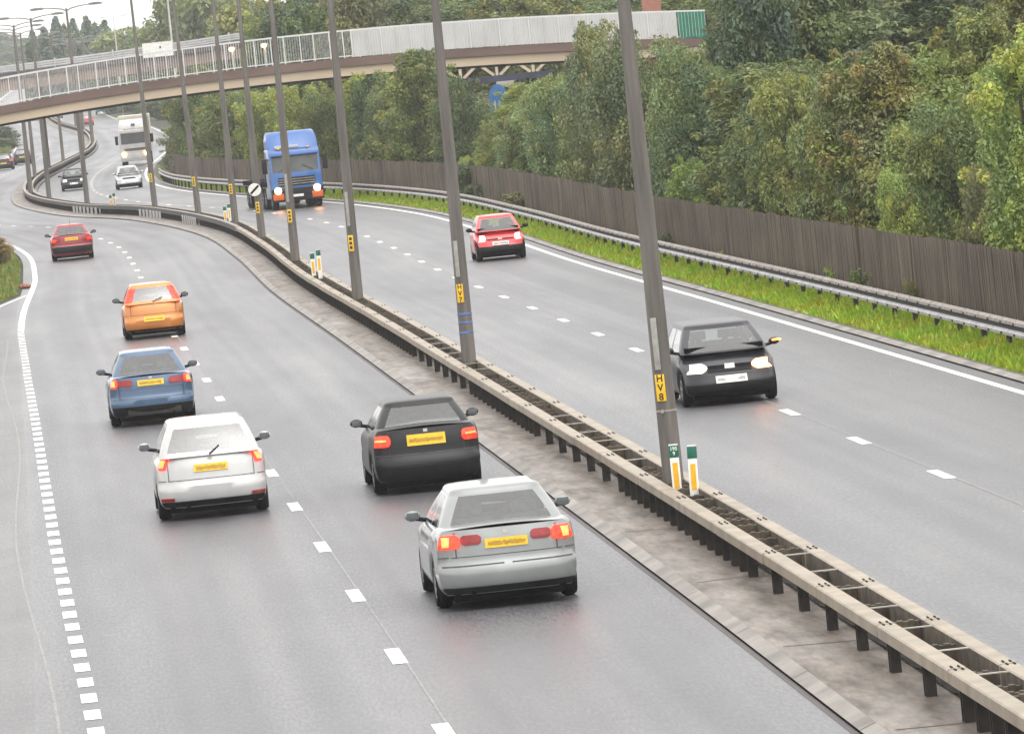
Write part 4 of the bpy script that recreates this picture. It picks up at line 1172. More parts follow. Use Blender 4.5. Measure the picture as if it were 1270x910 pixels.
def boot_seams(c, x=.63, z0=.60, z1=.97):
    for s in (-1, 1): c.patch('shut_line', M['shut'], 'r', s*x - .005, s*x + .005, z0, z1, .002, c.root, 1, 8, thick=.02)
    c.patch('badge', M['gal_bar'], 'r', -.032, .032, z1 - .055, z1 - .01, .006, c.root, 4, 2, thick=.012)
def pair(c, name, m, end, xa, xb, z0, z1, off=.014, fa=None, fb=None, thick=.03):
    out = []
    if not fa and xb - xa > .12 and 'strip' not in name and z1 - z0 > .07:
        rr = min(.045, (xb - xa)*.2); fa = lambda q: xa + rr*abs(2*q - 1)**3.5; fb = lambda q: xb - rr*abs(2*q - 1)**3.5
    for s in (-1, 1):
        a, b = (xa, xb) if s > 0 else (-xb, -xa)
        k = {}
        if fa: 
            if s > 0: k = dict(x0f=fa, x1f=fb)
            else: k = dict(x0f=lambda q: -fb(q), x1f=lambda q: -fa(q))
        out.append(c.patch(name, M[m], end, a, b, z0, z1, off, c.root, 8, 12, thick=thick, **k))
    return out
def exhaust(c, x, z=.25):
    mb = MB(); mb.lathe([(.028, -.10), (.03, -.10), (.03, .12), (.02, .12)], 12, 'Y', (x, -c.L/2 + .12, z - .03)); mb.build('exhaust_pipe', M['under'], c.root)
def aerial(c):
    y = c.rw[1] + .25; mb = MB(); mb.tube([(0, y, c.roof - .01), (0, y - .06, c.roof + .22)], [.008, .004], 6); mb.build('aerial', M['black'], c.root)
def lower_black(c, end, z0, z1, off=.016): return c.patch('bumper_skirt', M['black'], end, -c.W, c.W, z0, z1, off, c.root, 18, 4)

# 1 nearest: pale silver-grey saloon
P_grey = paint('silver_grey_paint', (.255, .27, .268), .3, .36); P_black = paint('black_paint', (.009, .009, .010), .0, .36); P_white = paint('silver_white_paint', (.47, .47, .465), .15, .34)
P_blue = paint('steel_blue_paint', (.055, .105, .185), .25, .34); P_orange = paint('orange_paint', (.56, .20, .035), .25, .32); P_maroon = paint('maroon_paint', (.27, .018, .025), .15, .32)
P_red = paint('red_paint', (.60, .025, .03), .0, .30); P_dark = paint('dark_violet_grey_paint', (.020, .020, .025), .0, .33); P_silver = paint('silver_paint', (.45, .45, .46), .4, .34); P_navy = paint('black_blue_paint', (.010, .010, .014), .0, .33)

c = saloon('pale silver grey saloon nearest the camera, red lights either side of a yellow plate', P_grey, L=4.55, W=.885, deckz=1.0, belt=.95, roof=1.43, beltw=.78, roofw=.57)
pair(c, 'tail_light', 'tail_on', 'r', .56, .87, .77, .93, .02)
pair(c, 'reversing_lens', 'tail_off', 'r', .30, .555, .80, .92, .015)
pair(c, 'tail_bulb', 'tail_hot', 'r', .66, .80, .79, .91, .03, fa=lambda q: .70 - .02*q, fb=lambda q: .78 - .0*q)
c.plate(c.root, 'r', .80); dark_line(c, 'r', .66); lower_black(c, 'r', .21, .29); exhaust(c, -.45); pair(c, 'bumper_strip', 'shut', 'r', .05, .80, .545, .56, .004)
boot_seams(c, .62, .66, .96)
put(c, 629, 745, 'r')
# 2 black saloon
c = saloon('black saloon in the right hand lane, large yellow plate on its boot lid', P_black, L=4.35, W=.86, deckz=1.02, belt=.96, roof=1.41, rw=(-1.62, -1.12), glass='glass', R=.30)
pair(c, 'tail_light', 'tail_on', 'r', .56, .85, .76, .93, .02)
pair(c, 'tail_bulb', 'tail_hot', 'r', .62, .80, .84, .87, .03)
c.plate(c.root, 'r', .83, .60, .17); dark_line(c, 'r', .62, m='trim'); lower_black(c, 'r', .21, .42, .02); exhaust(c, .45)
boot_seams(c, .58, .62, 1.0)
put(c, 531, 606, 'r')
# 3 silver white hatchback
c = hatch('bright silver white hatchback in the left lane, tall lit tail lights beside its window', P_white, L=3.95, W=.87, belt=.98, roof=1.50, beltw=.78, roofw=.60, rw=(-1.80, -1.50))
pair(c, 'tail_light', 'tail_on', 'r', .66, .86, .80, .98, .022, fa=lambda q: .70 - .06*q, fb=lambda q: .86)
pair(c, 'rear_reflector', 'tail_off', 'r', .60, .84, .31, .36, .02); pair(c, 'tail_bulb', 'tail_hot', 'r', .70, .79, .83, .95, .034, fa=lambda q: .73 - .05*q, fb=lambda q: .80 - .04*q)
c.plate(c.root, 'r', .79); dark_line(c, 'r', .62); lower_black(c, 'r', .21, .30); exhaust(c, -.4)
m2 = MB(); m2.tube([(.0, c.rw[0] - .065, .99), (.16, c.rw[0] + .03, 1.10)], .012, 6); m2.build('wiper', M['black'], c.root)
boot_seams(c, .66, .62, .96)
put(c, 266, 638, 'r')
# 4 blue saloon
c = saloon('steel blue saloon following the orange hatchback, red lights beside a yellow plate', P_blue, L=4.5, W=.86, deckz=.99, belt=.95, roof=1.44)
pair(c, 'tail_light', 'tail_off', 'r', .36, .66, .80, .93, .016); pair(c, 'brake_light', 'tail_on', 'r', .665, .87, .79, .96, .024)
pair(c, 'tail_bulb', 'tail_hot', 'r', .71, .80, .82, .93, .036)
c.plate(c.root, 'r', .85); dark_line(c, 'r', .74); dark_line(c, 'r', .55); lower_black(c, 'r', .21, .40, .02); exhaust(c, .4)
mb = MB(); mb.box((-.5, -c.L/2 + .02, .22), (.55, -c.L/2 + .2, .34)); mb.build('tow_beam', M['rust_post'], c.root, bevel=.01)
boot_seams(c, .64, .55, .98)
put(c, 191, 524, 'r')
# 5 orange hatchback
c = hatch('orange hatchback with tall lights up its rear pillars and a low yellow plate', P_orange, L=3.8, W=.82, belt=.93, roof=1.44, beltw=.75, roofw=.565, pillar_lights=True, rw=(-1.72, -1.42), mirror_paint=False, rwk=2)
c.plate(c.root, 'r', .52, .54, .12, off=.03); dark_line(c, 'r', .64); pair(c, 'bumper_corner', 'rear_hi', 'r', .52, .80, .58, .66, .02) if 0 else None; lower_black(c, 'r', .21, .26)
m2 = MB(); m2.tube([(.0, c.rw[0] - .06, .97), (.26, c.rw[0] + .0, 1.06)], .011, 6); m2.build('wiper', M['black'], c.root); exhaust(c, -.3)
boot_seams(c, .60, .64, .92)
put(c, 193, 418, 'r')
# 6 maroon saloon
c = saloon('maroon red saloon furthest ahead in the left lane, small aerial on its roof', P_maroon, L=4.3, W=.84, deckz=1.0, belt=.93, roof=1.40, roofw=.55, mirror_paint=False)
pair(c, 'tail_light', 'tail_off', 'r', .44, .84, .74, .93, .018); pair(c, 'brake_light', 'tail_on', 'r', .62, .80, .76, .85, .03)
c.plate(c.root, 'r', .84); dark_line(c, 'r', .66, h=.02); lower_black(c, 'r', .30, .56, .025); aerial(c); exhaust(c, .4)
put(c, 91, 322, 'r')

# oncoming
def front_face(c, lamp, grille=True, plate_z=.46, lit=None, hx=(.44, .80), hz=(.60, .75)):
    pair(c, 'headlight', lamp, 'f', hx[0], hx[1], hz[0], hz[1], .02)
    if grille: c.patch('grille', M['black'], 'f', -hx[0] + .06, hx[0] - .06, hz[0] + .04, hz[1] - .03, .012, c.root, 10, 2)
    c.plate(c.root, 'f', plate_z, .52, .11, yellow=False, off=.04)
    lower_black(c, 'f', .20, .33, .02)
c = hatch('red hatchback coming towards the camera, pale headlights over a black lower bumper', P_red, L=3.5, W=.80, belt=.93, roof=1.42, roofw=.56, beltw=.73, wb=2.35, ws=(.98, .30), mirror_paint=False)
front_face(c, 'head_dim', False, .545, hx=(.46, .77), hz=(.62, .82)); c.patch('grille', M['ink'], 'f', -.40, .40, .655, .69, .012, c.root, 10, 1); c.patch('badge', M['lens'], 'f', -.07, .07, .66, .715, .02, c.root, 4, 2)
c.patch('bumper_skirt', M['black'], 'f', -.8, .8, .33, .46, .03, c.root, 18, 3)
put(c, 622, 322, 'f')
c = hatch('dark hatchback coming towards the camera, one orange glaring headlight', P_dark, L=4.2, W=.87, belt=.93, roof=1.42, roofw=.61, beltw=.79, wb=2.55, ws=(1.22, .40), pillar_lights=False)
s_ = pair(c, 'headlight', 'head_dim', 'f', .42, .86, .60, .77, .02, fa=lambda q: .40 + .10*abs(2*q - 1)**2, fb=lambda q: .86); s_[0].data.materials[0] = M['head_orange']; tag(s_[0], 'glaring orange lit headlight')
mb = MB(); mb.cbox((0, 0, 0), (.16, .05, .03)); o = mb.build('indicator', M['indicator'], c.root, bevel=.01); o.location = (-(c.beltw + .21), c.ws[0] - .36, c.belt + .09)
c.patch('grille', M['black'], 'f', -.40, .40, .60, .72, .012, c.root, 10, 2); c.patch('badge', M['lens'], 'f', -.09, .09, .65, .74, .022, c.root, 4, 2)
c.plate(c.root, 'f', .47, .56, .125, False, .04); lower_black(c, 'f', .20, .40, .02)
put(c, 905, 499, 'f')
c = hatch('small silver hatchback coming round the bend in front of the white lorry', P_silver, L=3.9, W=.84)
front_face(c, 'lens'); put(c, 161, 234, 'f')
c = hatch('black hatchback coming round the bend beside the barrier, partly behind a lamp post', P_navy, L=3.95, W=.85)
front_face(c, 'head_dim'); put(c, 92.5, 236, 'f')
# far left pair
c = hatch('dark red tinged hatchback cut by the left frame edge, right tail light lit', P_navy, L=4.0, W=.84)
pair(c, 'tail_light', 'tail_on', 'r', .58, .83, .76, .95, .02); c.plate(c.root, 'r', .6); put(c, 5.5, 211, 'r')
c = hatch('dark estate ahead of the car at the left frame edge', P_dark, L=4.2, W=.86)
pair(c, 'tail_light', 'tail_off', 'r', .58, .84, .74, .95, .02); c.plate(c.root, 'r', .7); put(c, 29, 204, 'r')
# tiny far traffic
c = hatch('tiny distant car with red lights between the lamp posts under the footbridge', P_maroon, L=4.0, W=.86); pair(c, 'tail_light', 'tail_on', 'r', .5, .84, .70, .95, .02); put(c, 109, 156, 'r')
c = hatch('tiny far car with orange lit headlights under the left part of the footbridge deck', P_silver, L=4.0, W=.86); pair(c, 'headlight', 'head_on', 'f', .4, .8, .58, .78, .02); put(c, 47, 149.5, 'f')
c = hatch('tiny far pale car with lit headlights beneath the deck, right of the orange one', P_white, L=4.0, W=.86); pair(c, 'headlight', 'head_on', 'f', .4, .8, .58, .78, .02); put(c, 71, 147.5, 'f')
c = hatch('white far car seen through the footbridge railing, left of its neighbour', P_white, L=4.2, W=.9); front_face(c, 'lens'); put(c, 98, 117.5, 'f')
c = hatch('white far car seen through the footbridge railing, right of its neighbour', P_white, L=4.2, W=.9, roof=1.6); front_face(c, 'lens'); put(c, 120, 113.5, 'f')
c = hatch('cream far car seen low through the railing near the left frame edge', paint('cream_paint', (.62, .52, .42), .1), L=4.2, W=.9); pair(c, 'tail_light', 'tail_off', 'r', .5, .84, .70, .95, .02); put(c, 13, 132, 'r')

# ---- lorries
def bx(name, m, parent, lo, hi, bevel=.02, T=None):
    mb = MB(); mb.box(lo, hi, 0, T); return mb.build(name, m, parent, bevel=bevel)
def lorry(label, P, cabW, cabH, deflector, lit, painted_glow, trailer, badge=False, gz=(1.08, 1.50)):
    root = thing('lorry', label, 'lorry'); w = cabW/2; L = 2.1
    # cab: front at y=+L/2 ; side profile prism, bevelled
    prof = [(-L/2, .55), (L/2 - .02, .55), (L/2, .62), (L/2, 1.55), (L/2 - .02, 1.72), (L/2 - .20, cabH - .12), (L/2 - .34, cabH), (-L/2, cabH + .02)]
    mb = MB(); mb.prism(prof, -w, w, 0, 'X'); body = mb.build('cab', P, root, bevel=.09)
    # screen follows the raked front
    def fy(z): return L/2 - .02 - .18*(z - 1.72)/(cabH - .12 - 1.72) if z > 1.72 else L/2
    def pan(name, m, x0, x1, z0, z1, off, parent=root, nx=6):
        rows = [[(x0 + (x1-x0)*i/nx, fy(z) + off, z) for i in range(nx+1)] for z in (z0, (z0+z1)/2, z1)]
        mb = MB(); mb.grid(rows); ring = rows[0] + [r[-1] for r in rows[1:]] + rows[-1][-2::-1] + [rows[1][0]]
        mb.grid([ring, [(p[0], p[1] - .03 - off, p[2]) for p in ring]], closed=True); return mb.build(name, m, parent, weld=True)
    pan('windscreen', M['glass_screen'], -w + .13, w - .13, 1.76, cabH - .34, .012)
    for sx in (-1, 1):
        mb = MB(); x = sx*(w + .004); mb.add([(x, -.25, 1.72), (x, L/2 - .16, 1.72), (x, L/2 - .30, 2.45), (x, -.25, 2.45)], [(0,1,2,3)]); mb.build('side_window', M['glass_screen'], root)
        for k in range(2):
            mb = MB(); mb.tube([(sx*(w - .4), fy(1.8) + .05, 1.80), (sx*(w - .9), fy(2.2) + .05, 2.05)], .014, 6) if k == 0 else None
            if k == 0: mb.build('wiper', M['black'], root)
        # mirrors
        mr = bx('wing_mirror', M['black'], root, (sx*(w + .10) if sx > 0 else sx*(w + .34), L/2 - .22, 1.75), (sx*(w + .34) if sx > 0 else sx*(w + .10), L/2 - .08, 2.45), .04)
        mb = MB(); mb.tube([(sx*(w - .02), L/2 - .2, 2.4), (sx*(w + .2), L/2 - .14, 2.4)], .02, 6); mb.build('mirror_arm', M['black'], mr)
    pan('grille', M['black'], -w + .35, w - .35, gz[0], gz[1], .014)
    for z in [gz[0] + (gz[1]-gz[0])*q for q in (.2, .47, .74)]: pan('grille_bar', M['gal_bar'], -w + .37, w - .37, z, z + .03, .03)
    bump = bx('bumper', P if not painted_glow else M['black'], root, (-w - .02, L/2 - .25, .36), (w + .02, L/2 + .08, .98), .06)
    for sx in (-1, 1):
        a, b = sorted((sx*(w - .52), sx*(w - .06)))
        if painted_glow: bx('glow_plate', M['orange_corner'], root, (a - .03, L/2 + .06, .46), (b + .03, L/2 + .10, .76), .02)  # headlight glow painted on the bumper as orange plates
        mb = MB(); mb.lathe([(.16, .06), (.16, .10), (.125, .122), (.03, .13)], 20, 'Y', ((a + b)/2, L/2, .90)); mb.build('headlight', M[lit], root, smooth=True)
    bx('number_plate', M['white_plastic'], root, (-.26, L/2 + .082, .56), (.26, L/2 + .095, .68), .004)
    bx('sun_visor', P, root, (-w + .08, fy(cabH - .3) + .02, cabH - .33), (w - .08, fy(cabH - .3) + .2, cabH - .25), .02)
    if deflector:
        d0, d1 = cabH + .005, deflector
        mb = MB(); n = 10; rows = []
        for z, y, ww in ((d0, L/2 - .30, w - .02), (d0 + (d1-d0)*.5, L/2 - .52, w - .03), (d1 - .08, L/2 - .86, w - .10), (d1, L/2 - 1.05, w - .16), (d1, -L/2 + .1, w - .12)):
            rows.append([(-ww, -L/2 + .1, z)] + [(-ww + 2*ww*i/n, y - .22*abs(2*i/n - 1)**4, z) for i in range(n+1)] + [(ww, -L/2 + .1, z)])
        mb.grid(rows); mb.build('wind_deflector', P, root, smooth=True, sharp=45)
        if badge: bx('roof_badge', M['sign_grey'], root, (-.16, L/2 - .56, d0 + (d1-d0)*.28), (.16, L/2 - .36, d0 + (d1-d0)*.28 + .22), .05)
        else: bx('deflector_strip', M['white_sheet'], root, (-.25, L/2 - .36, d0 + .03), (w - .35, L/2 - .28, d0 + .16), .02)
    for x in (-.7, .7): bx('roof_marker', M['amber'], root, (x - .06, L/2 - .35, cabH - .02), (x + .06, L/2 - .22, cabH + .05), .02)
    # chassis, wheels
    bx('chassis', M['under'], root, (-.45, -6.0 if trailer == 'flat' else -4.0, .55), (.45, L/2 - .1, .95), .02)
    for y in (.15, -2.6, -3.9) if trailer == 'flat' else (.15, -3.3):
        for sx in (-1, 1):
            build_wheel(.50, .30 if y > 0 else .34, M['hubcap'], root, (sx*(w - .19), y, .50))
    if trailer == 'flat':
        bx('trailer_bed', M['under'], root, (-w - .01, -13.0, 1.10), (w + .01, -1.9, 1.32), .02)
        bx('headboard', M['navy'], root, (-w, -2.0, 1.325), (w, -1.9, 2.0), .02)
        bx('side_guard', M['gal_top'], root, (-w, -9.0, .55), (-w + .05, -4.8, 1.0), .01)
        bx('fuel_tank', M['gal_bar'], root, (w - .55, -1.9, .5), (w - .02, -.75, 1.05), .08); bx('fuel_tank', M['gal_bar'], root, (-w + .02, -1.9, .5), (-w + .55, -.75, 1.05), .08)
        for y in (-10.2, -11.4):
            for sx in (-1, 1): build_wheel(.50, .34, M['hubcap'], root, (sx*(w - .19), y, .50))
    else:
        b = bx('box_body', M['cream_box'], root, (-w - .03, -9.0, 1.05), (w + .03, -1.25, 4.02), .05)
        bx('corner_trim', M['gal_bar'], b, (-w - .06, -1.30, 1.1), (-w - .032, -1.22, 4.0), .004)
        for sx in (-1, 1): build_wheel(.50, .34, M['hubcap'], root, (sx*(w - .19), -7.2, .50))
    return root
M['glass_screen'] = mat('lorry_screen', (.10, .11, .105), .10, .35, 1.2, col2=(.05, .055, .05))
M['orange_corner'] = mat('orange_glow_paint', (.62, .12, .015), .4, .08, 4)
M['cream_box'] = mat('cream_box_panel', (.70, .66, .54), .5, .05, .6)
M['sign_grey'] = mat('grey_badge', (.25, .28, .34), .5, .1, 4)
P_lb = paint('lorry_blue_paint', (.018, .105, .34), .0, .4); P_lw = paint('lorry_white_paint', (.82, .82, .81), .0, .35)
r_ = lorry('blue articulated lorry with headlights lit and their orange glow painted below, coming past the fence', P_lb, 2.45, 2.86, 3.68, 'head_on', True, 'flat'); put(None, 369, 258, 'f', root=r_, ax=.15)
r_ = lorry('white lorry with a high cab and cream box body, headlights lit, coming round the bend', P_lw, 2.4, 2.95, 3.7, 'head_on', False, 'box', True, (1.20, 1.40)); put(None, 170, 205, 'f', root=r_, ax=.15)
r_ = lorry('white faced far lorry seen through the footbridge railing, lower one of two', P_lw, 2.5, 2.9, 0, 'head_dim', False, 'box'); put(None, 53, 123, 'f', root=r_, ax=.15)
r_ = lorry('smaller white far lorry seen through the footbridge railing, higher one of two', P_lw, 2.5, 2.9, 0, 'head_dim', False, 'box'); put(None, 82, 106, 'f', root=r_, ax=.15)
# teal van far off under the deck
r_ = thing('van', 'tiny teal van far away under the footbridge deck left of the white lorry', 'van')
P_t = paint('teal_paint', (.03, .22, .25), .0, .4)
mb = MB(); mb.prism([(-2.4,.35),(2.4,.35),(2.4,.95),(1.7,1.15),(1.2,2.1),(-2.4,2.2)], -.95, .95, 0, 'X'); mb.build('body', P_t, r_, bevel=.08)
mb = MB(); mb.prism([(1.74,1.18),(1.76,1.18),(1.27,2.0),(1.24,2.0)], -.82, .82, 0, 'X'); mb.build('windscreen', M['glass_screen'], r_)
for sx in (-1, 1):
    bx('headlight', M['lens'], r_, (sx*.62 - .18, 2.38, .68), (sx*.62 + .18, 2.42, .88), .02)
    for y in (-1.5, 1.55): build_wheel(.33, .2, M['hubcap'], r_, (sx*.84, y, .33))
put(None, 127, 141.5, 'f', root=r_, ax=1.55)

# ------------------------------------------------------------------ vegetation
def crown_mesh(name, seed, R, H, nb, nl, leaf, shape='round', ragged=.3, base=.0):
    rs = np.random.RandomState(seed)
    def prof(t):
        if shape == 'round': return max(.12, 1 - abs((t - .50)/.56)**2.6)**.5
        if shape == 'cone': return max(.05, (1 - t)**.75*1.05)*(.55 + .45*min(1, t*6))
        if shape == 'tall': return max(.10, 1 - abs((t - .48)/.58)**2.3)**.55*(1.0 - .12*t)
        return 1.0 if t < .6 else (1 - (t-.6)/.4*.5)
    C = []; rad = []; tint = []
    for i in range(nb):
        t = (i + rs.rand())/nb; t = t**.9; r = prof(t)*R; a = rs.rand()*2*math.pi
        q = rs.uniform(.45, .92); br = R*rs.uniform(.13, .30)*(.6 + .5*prof(t))
        C.append((math.cos(a)*r*q, math.sin(a)*r*q, base + t*(H - base - br*.5))); rad.append(br)
        g = rs.uniform(.72, 1.3); y = rs.rand(); tint.append((g*(.78 + .36*y), g*(.93 + .14*y), g*(.95 - .3*y)))
    for i in range(int(nb*.35)):      # stray sprigs beyond the outline
        t = rs.uniform(.25, 1.0); r = prof(min(t, .97))*R; a = rs.rand()*2*math.pi
        C.append((math.cos(a)*r*1.05, math.sin(a)*r*1.05, base + t*(H - base) + R*.10*rs.rand())); rad.append(R*rs.uniform(.06, .13)); y = rs.rand()
        tint.append((1.0 + .3*y, 1.08, .8))
    C = np.array(C); rad = np.array(rad); tint = np.array(tint)
    w = rad**2; w /= w.sum(); idx = rs.choice(len(C), nl, p=w)
    d = rs.normal(size=(nl, 3)); d[:, 2] += .35; d /= np.linalg.norm(d, axis=1)[:, None]
    # twigs: leaves gather in sprays
    rr = rad[idx]*(.62 + .48*rs.rand(nl)**.6) * (1 + ragged*rs.normal(size=nl)*.35)
    p = C[idx] + d*rr[:, None]; p[:, 2] -= .10*rad[idx]*rs.rand(nl)
    p[:, 2] = np.maximum(p[:, 2], .02)
    nrm = d*.75 + rs.normal(size=(nl, 3))*.55 + np.array([0, 0, .45]); nrm /= np.linalg.norm(nrm, axis=1)[:, None]
    ax = rs.normal(size=(nl, 3)) + np.array([0, 0, -.5]) + d*.6; ax -= (ax*nrm).sum(1)[:, None]*nrm; ax /= np.linalg.norm(ax, axis=1)[:, None]
    bx_ = np.cross(nrm, ax); s = leaf*(.5 + .6*rs.rand(nl) + .9*rs.rand(nl)**5)
    v = np.empty((nl, 4, 3)); v[:, 0] = p - ax*s[:, None]; v[:, 1] = p + bx_*s[:, None]*.52 + nrm*s[:, None]*.12; v[:, 2] = p + ax*s[:, None]*1.05 - nrm*s[:, None]*.12; v[:, 3] = p - bx_*s[:, None]*.52 + nrm*s[:, None]*.12
    me = bpy.data.meshes.new(name); me.vertices.add(nl*4); me.vertices.foreach_set('co', v.ravel())
    me.loops.add(nl*4); me.loops.foreach_set('vertex_index', np.arange(nl*4, dtype=np.int32))
    me.polygons.add(nl); me.polygons.foreach_set('loop_start', np.arange(0, nl*4, 4, dtype=np.int32))
    me.update(calc_edges=True)
    col = tint[idx]*(.78 + .44*rs.rand(nl))[:, None]; col = np.repeat(np.concatenate([col, np.ones((nl, 1))], 1), 4, 0).astype(np.float32)
    at = me.color_attributes.new('col', 'FLOAT_COLOR', 'POINT'); at.data.foreach_set('color', col.ravel())
    me.materials.append(M['leaf']); return me
def trunk_mesh(seed, R, H):
    rnd = random.Random(seed); mb = MB(); pts = [(0,0,-.6)]; x = y = 0
    for k in range(1, 7): x += rnd.uniform(-.08, .08)*R*.4; y += rnd.uniform(-.08, .08)*R*.4; pts.append((x, y, H*.13*k))
    mb.tube(pts, [.085*R*(1 - k*.12) for k in range(7)], 9)
    for k in range(9):
        h = rnd.uniform(.12, .6); b = pts[min(6, max(1, int(h/.13)))]; a = rnd.uniform(0, 6.28); l = R*rnd.uniform(.5, .85)
        p1 = (b[0] + math.cos(a)*l*.4, b[1] + math.sin(a)*l*.4, b[2] + l*.35); p2 = (b[0] + math.cos(a)*l, b[1] + math.sin(a)*l, b[2] + l*.8)
        mb.tube([b, p1, p2], [.035*R, .022*R, .008*R], 6)
    me_o = mb.build('trunk', M['bark'], None, smooth=True); me = me_o.data; bpy.data.objects.remove(me_o); return me
VAR = {}
def variant(kind):
    if kind in VAR: return VAR[kind]
    k, i = kind.split('_'); i = int(i); nm = 'crown'
    spec = {'near': dict(R=1.9, H=4.6, nb=70, nl=34000, leaf=.054, shape='round'),
            'tall': dict(R=1.7, H=6.0, nb=85, nl=36000, leaf=.057, shape='tall'),
            'hill': dict(R=3.2, H=9.0, nb=90, nl=22000, leaf=.125, shape='tall'),
            'wood': dict(R=3.4, H=8.5, nb=70, nl=14000, leaf=.17, shape='round'),
            'cone': dict(R=2.4, H=10.0, nb=70, nl=9000, leaf=.20, shape='cone'),
            'bush': dict(R=.5, H=.8, nb=14, nl=2200, leaf=.04, shape='round')}[k]
    VAR[kind] = (crown_mesh(nm, 100 + i*7 + len(k), **spec), trunk_mesh(i, spec['R'], spec['H']), spec['R'], spec['H']); return VAR[kind]
TREES = {}
def tree(kind, X, Y, ztop, width, col, label, group, name='tree', cat='tree', zbase=None):
    if X - cx(Y) > 0 and Y < 900:          # keep the crown behind the fence line
        q = X/Y; r_ = (ztop - CAM_H)/Y; w0 = width/Y
        while q*Y - cx(Y) < (10.75 if Y < 335 else 9.9 if Y < 430 else 9.2) + .60*w0*Y and Y < 900 and zbase is None: Y += 1.0
        X, ztop, width = q*Y, CAM_H + r_*Y, w0*Y
    cm, tm, R, H = variant(kind); gz = terrain(Y, X - cx(Y)) - .1 if zbase is None else zbase
    root = thing(name, label, cat, (X, Y, gz), random.random()*6.28, group)
    sx = width/2/R*(1.25 if kind[:4] in ('near', 'tall') else 1.1); sz = (ztop - gz)/H; root.scale = (sx, sx, sz)
    c = bpy.data.objects.new('crown', cm); COL.objects.link(c); c.parent = root; c.color = tuple(q*2.25 for q in col) + (1,)
    t = bpy.data.objects.new('trunk', tm); COL.objects.link(t); t.parent = root
    return root
random.seed(11)
DKG = (.047, .064, .027); OLV = (.092, .104, .036); YEL = (.122, .138, .038); MID = (.078, .094, .032); BRN = (.100, .096, .040); TEAL = (.036, .053, .032); GRY = (.084, .094, .046); LIM = (.145, .170, .048); DUS = (.088, .112, .055)
row = 'trees and bushes behind the timber fence'
# px centre, py top, distance, width m, kind, colour, label
front = [
 (1262, 40, 127, 2.1, 'tall_0', LIM, 'bright yellow green tree at the right frame edge above the fence'),
 (1196, 118, 137, 2.2, 'near_1', MID, 'mid green drooping bushy tree just left of the bright yellow green one'),
 (1112, 205, 138, .95, 'near_2', LIM, 'fresh light green sapling leaning over the fence top'),
 (1150, 150, 146, 2.4, 'near_0', OLV, 'olive tree between the fresh green sapling and the drooping bushy tree'),
 (1074, 58, 150, 2.3, 'tall_1', BRN, 'spiky tree with reddish brown upper shoots'),
 (1030, 120, 152, 1.9, 'near_3', OLV, 'olive yellow tree left of the brown tipped spiky one'),
 (985, 92, 160, 2.1, 'near_1', OLV, 'yellowish olive tree right of the round dark green one'),
 (1240, 200, 131, 1.5, 'near_2', BRN, 'low brownish shrub at the fence foot near the right frame edge'),
 (884, 84, 184, 2.7, 'near_0', DKG, 'round dark green tree right of the nearest lamp post'),
 (930, 150, 178, 1.6, 'near_3', MID, 'small green tree tucked right of the round dark green one'),
 (790, 46, 205, 2.7, 'near_2', GRY, 'large grey green tree behind the nearest lamp post, its crown overlapping the parapet'),
 (742, 27, 215, 2.3, 'near_1', GRY, 'large grey green tree left of the nearest lamp post, its top overlapping the parapet'),
 (694, 92, 226, 2.2, 'near_1', DUS, 'dull green tree right of the blue arched panel'),
 (838, 60, 200, 2.1, 'near_3', DUS, 'dull green tree whose crown covers the foot of the last white panels'),
 (893, 22, 300, 1.7, 'tall_1', DKG, 'slim dark tree against the green end of the parapet'),
 (856, 74, 290, 1.6, 'near_0', DUS, 'dull green bush half hiding the red brick abutment'),
 (620, 150, 245, 1.7, 'near_3', OLV, 'low olive bush below the blue arched panel'),
 (644, 140, 240, 1.3, 'near_2', BRN, 'brown tinged shrub at the fence below the blue arched panel'),
 (566, 98, 270, 2.0, 'near_3', DKG, 'dark green tree behind the HV7 lamp post, left of the blue arched panel'),
 (470, 190, 285, 1.3, 'near_2', LIM, 'small pale yellow green shrub peeping over the fence') if 0 else (588, 192, 262, 1.2, 'near_2', LIM, 'small pale yellow green shrub peeping over the fence'),
 (520, 62, 290, 3.0, 'tall_1', MID, 'upright green tree reaching to the white parapet, left of the HV7 lamp post'),
 (460, 92, 300, 2.8, 'near_0', YEL, 'yellow green tree right of the third lamp post'),
 (415, 110, 308, 2.7, 'near_1', OLV, 'olive tree right of the blue lorry'),
 (372, 108, 316, 2.7, 'near_3', YEL, 'yellow green tree behind the top of the blue lorry'),
 (330, 112, 323, 2.8, 'near_0', YEL, 'yellow green tree left of the blue lorry'),
 (286, 112, 331, 2.9, 'near_2', OLV, 'olive tree between two lamp posts left of the blue lorry'),
]
for (px, py, Y, w, kind, col, lab) in front:
    p = AT(px, py, Y); tree(kind, p.x, Y, p.z, w, col, lab, None)
rnd = random.Random(21)
cols = [DKG, OLV, MID, GRY, DUS, TEAL, MID, OLV]
def jit(c): g = rnd.uniform(.85, 1.18); return tuple(q*g*rnd.uniform(.93, 1.07) for q in c)
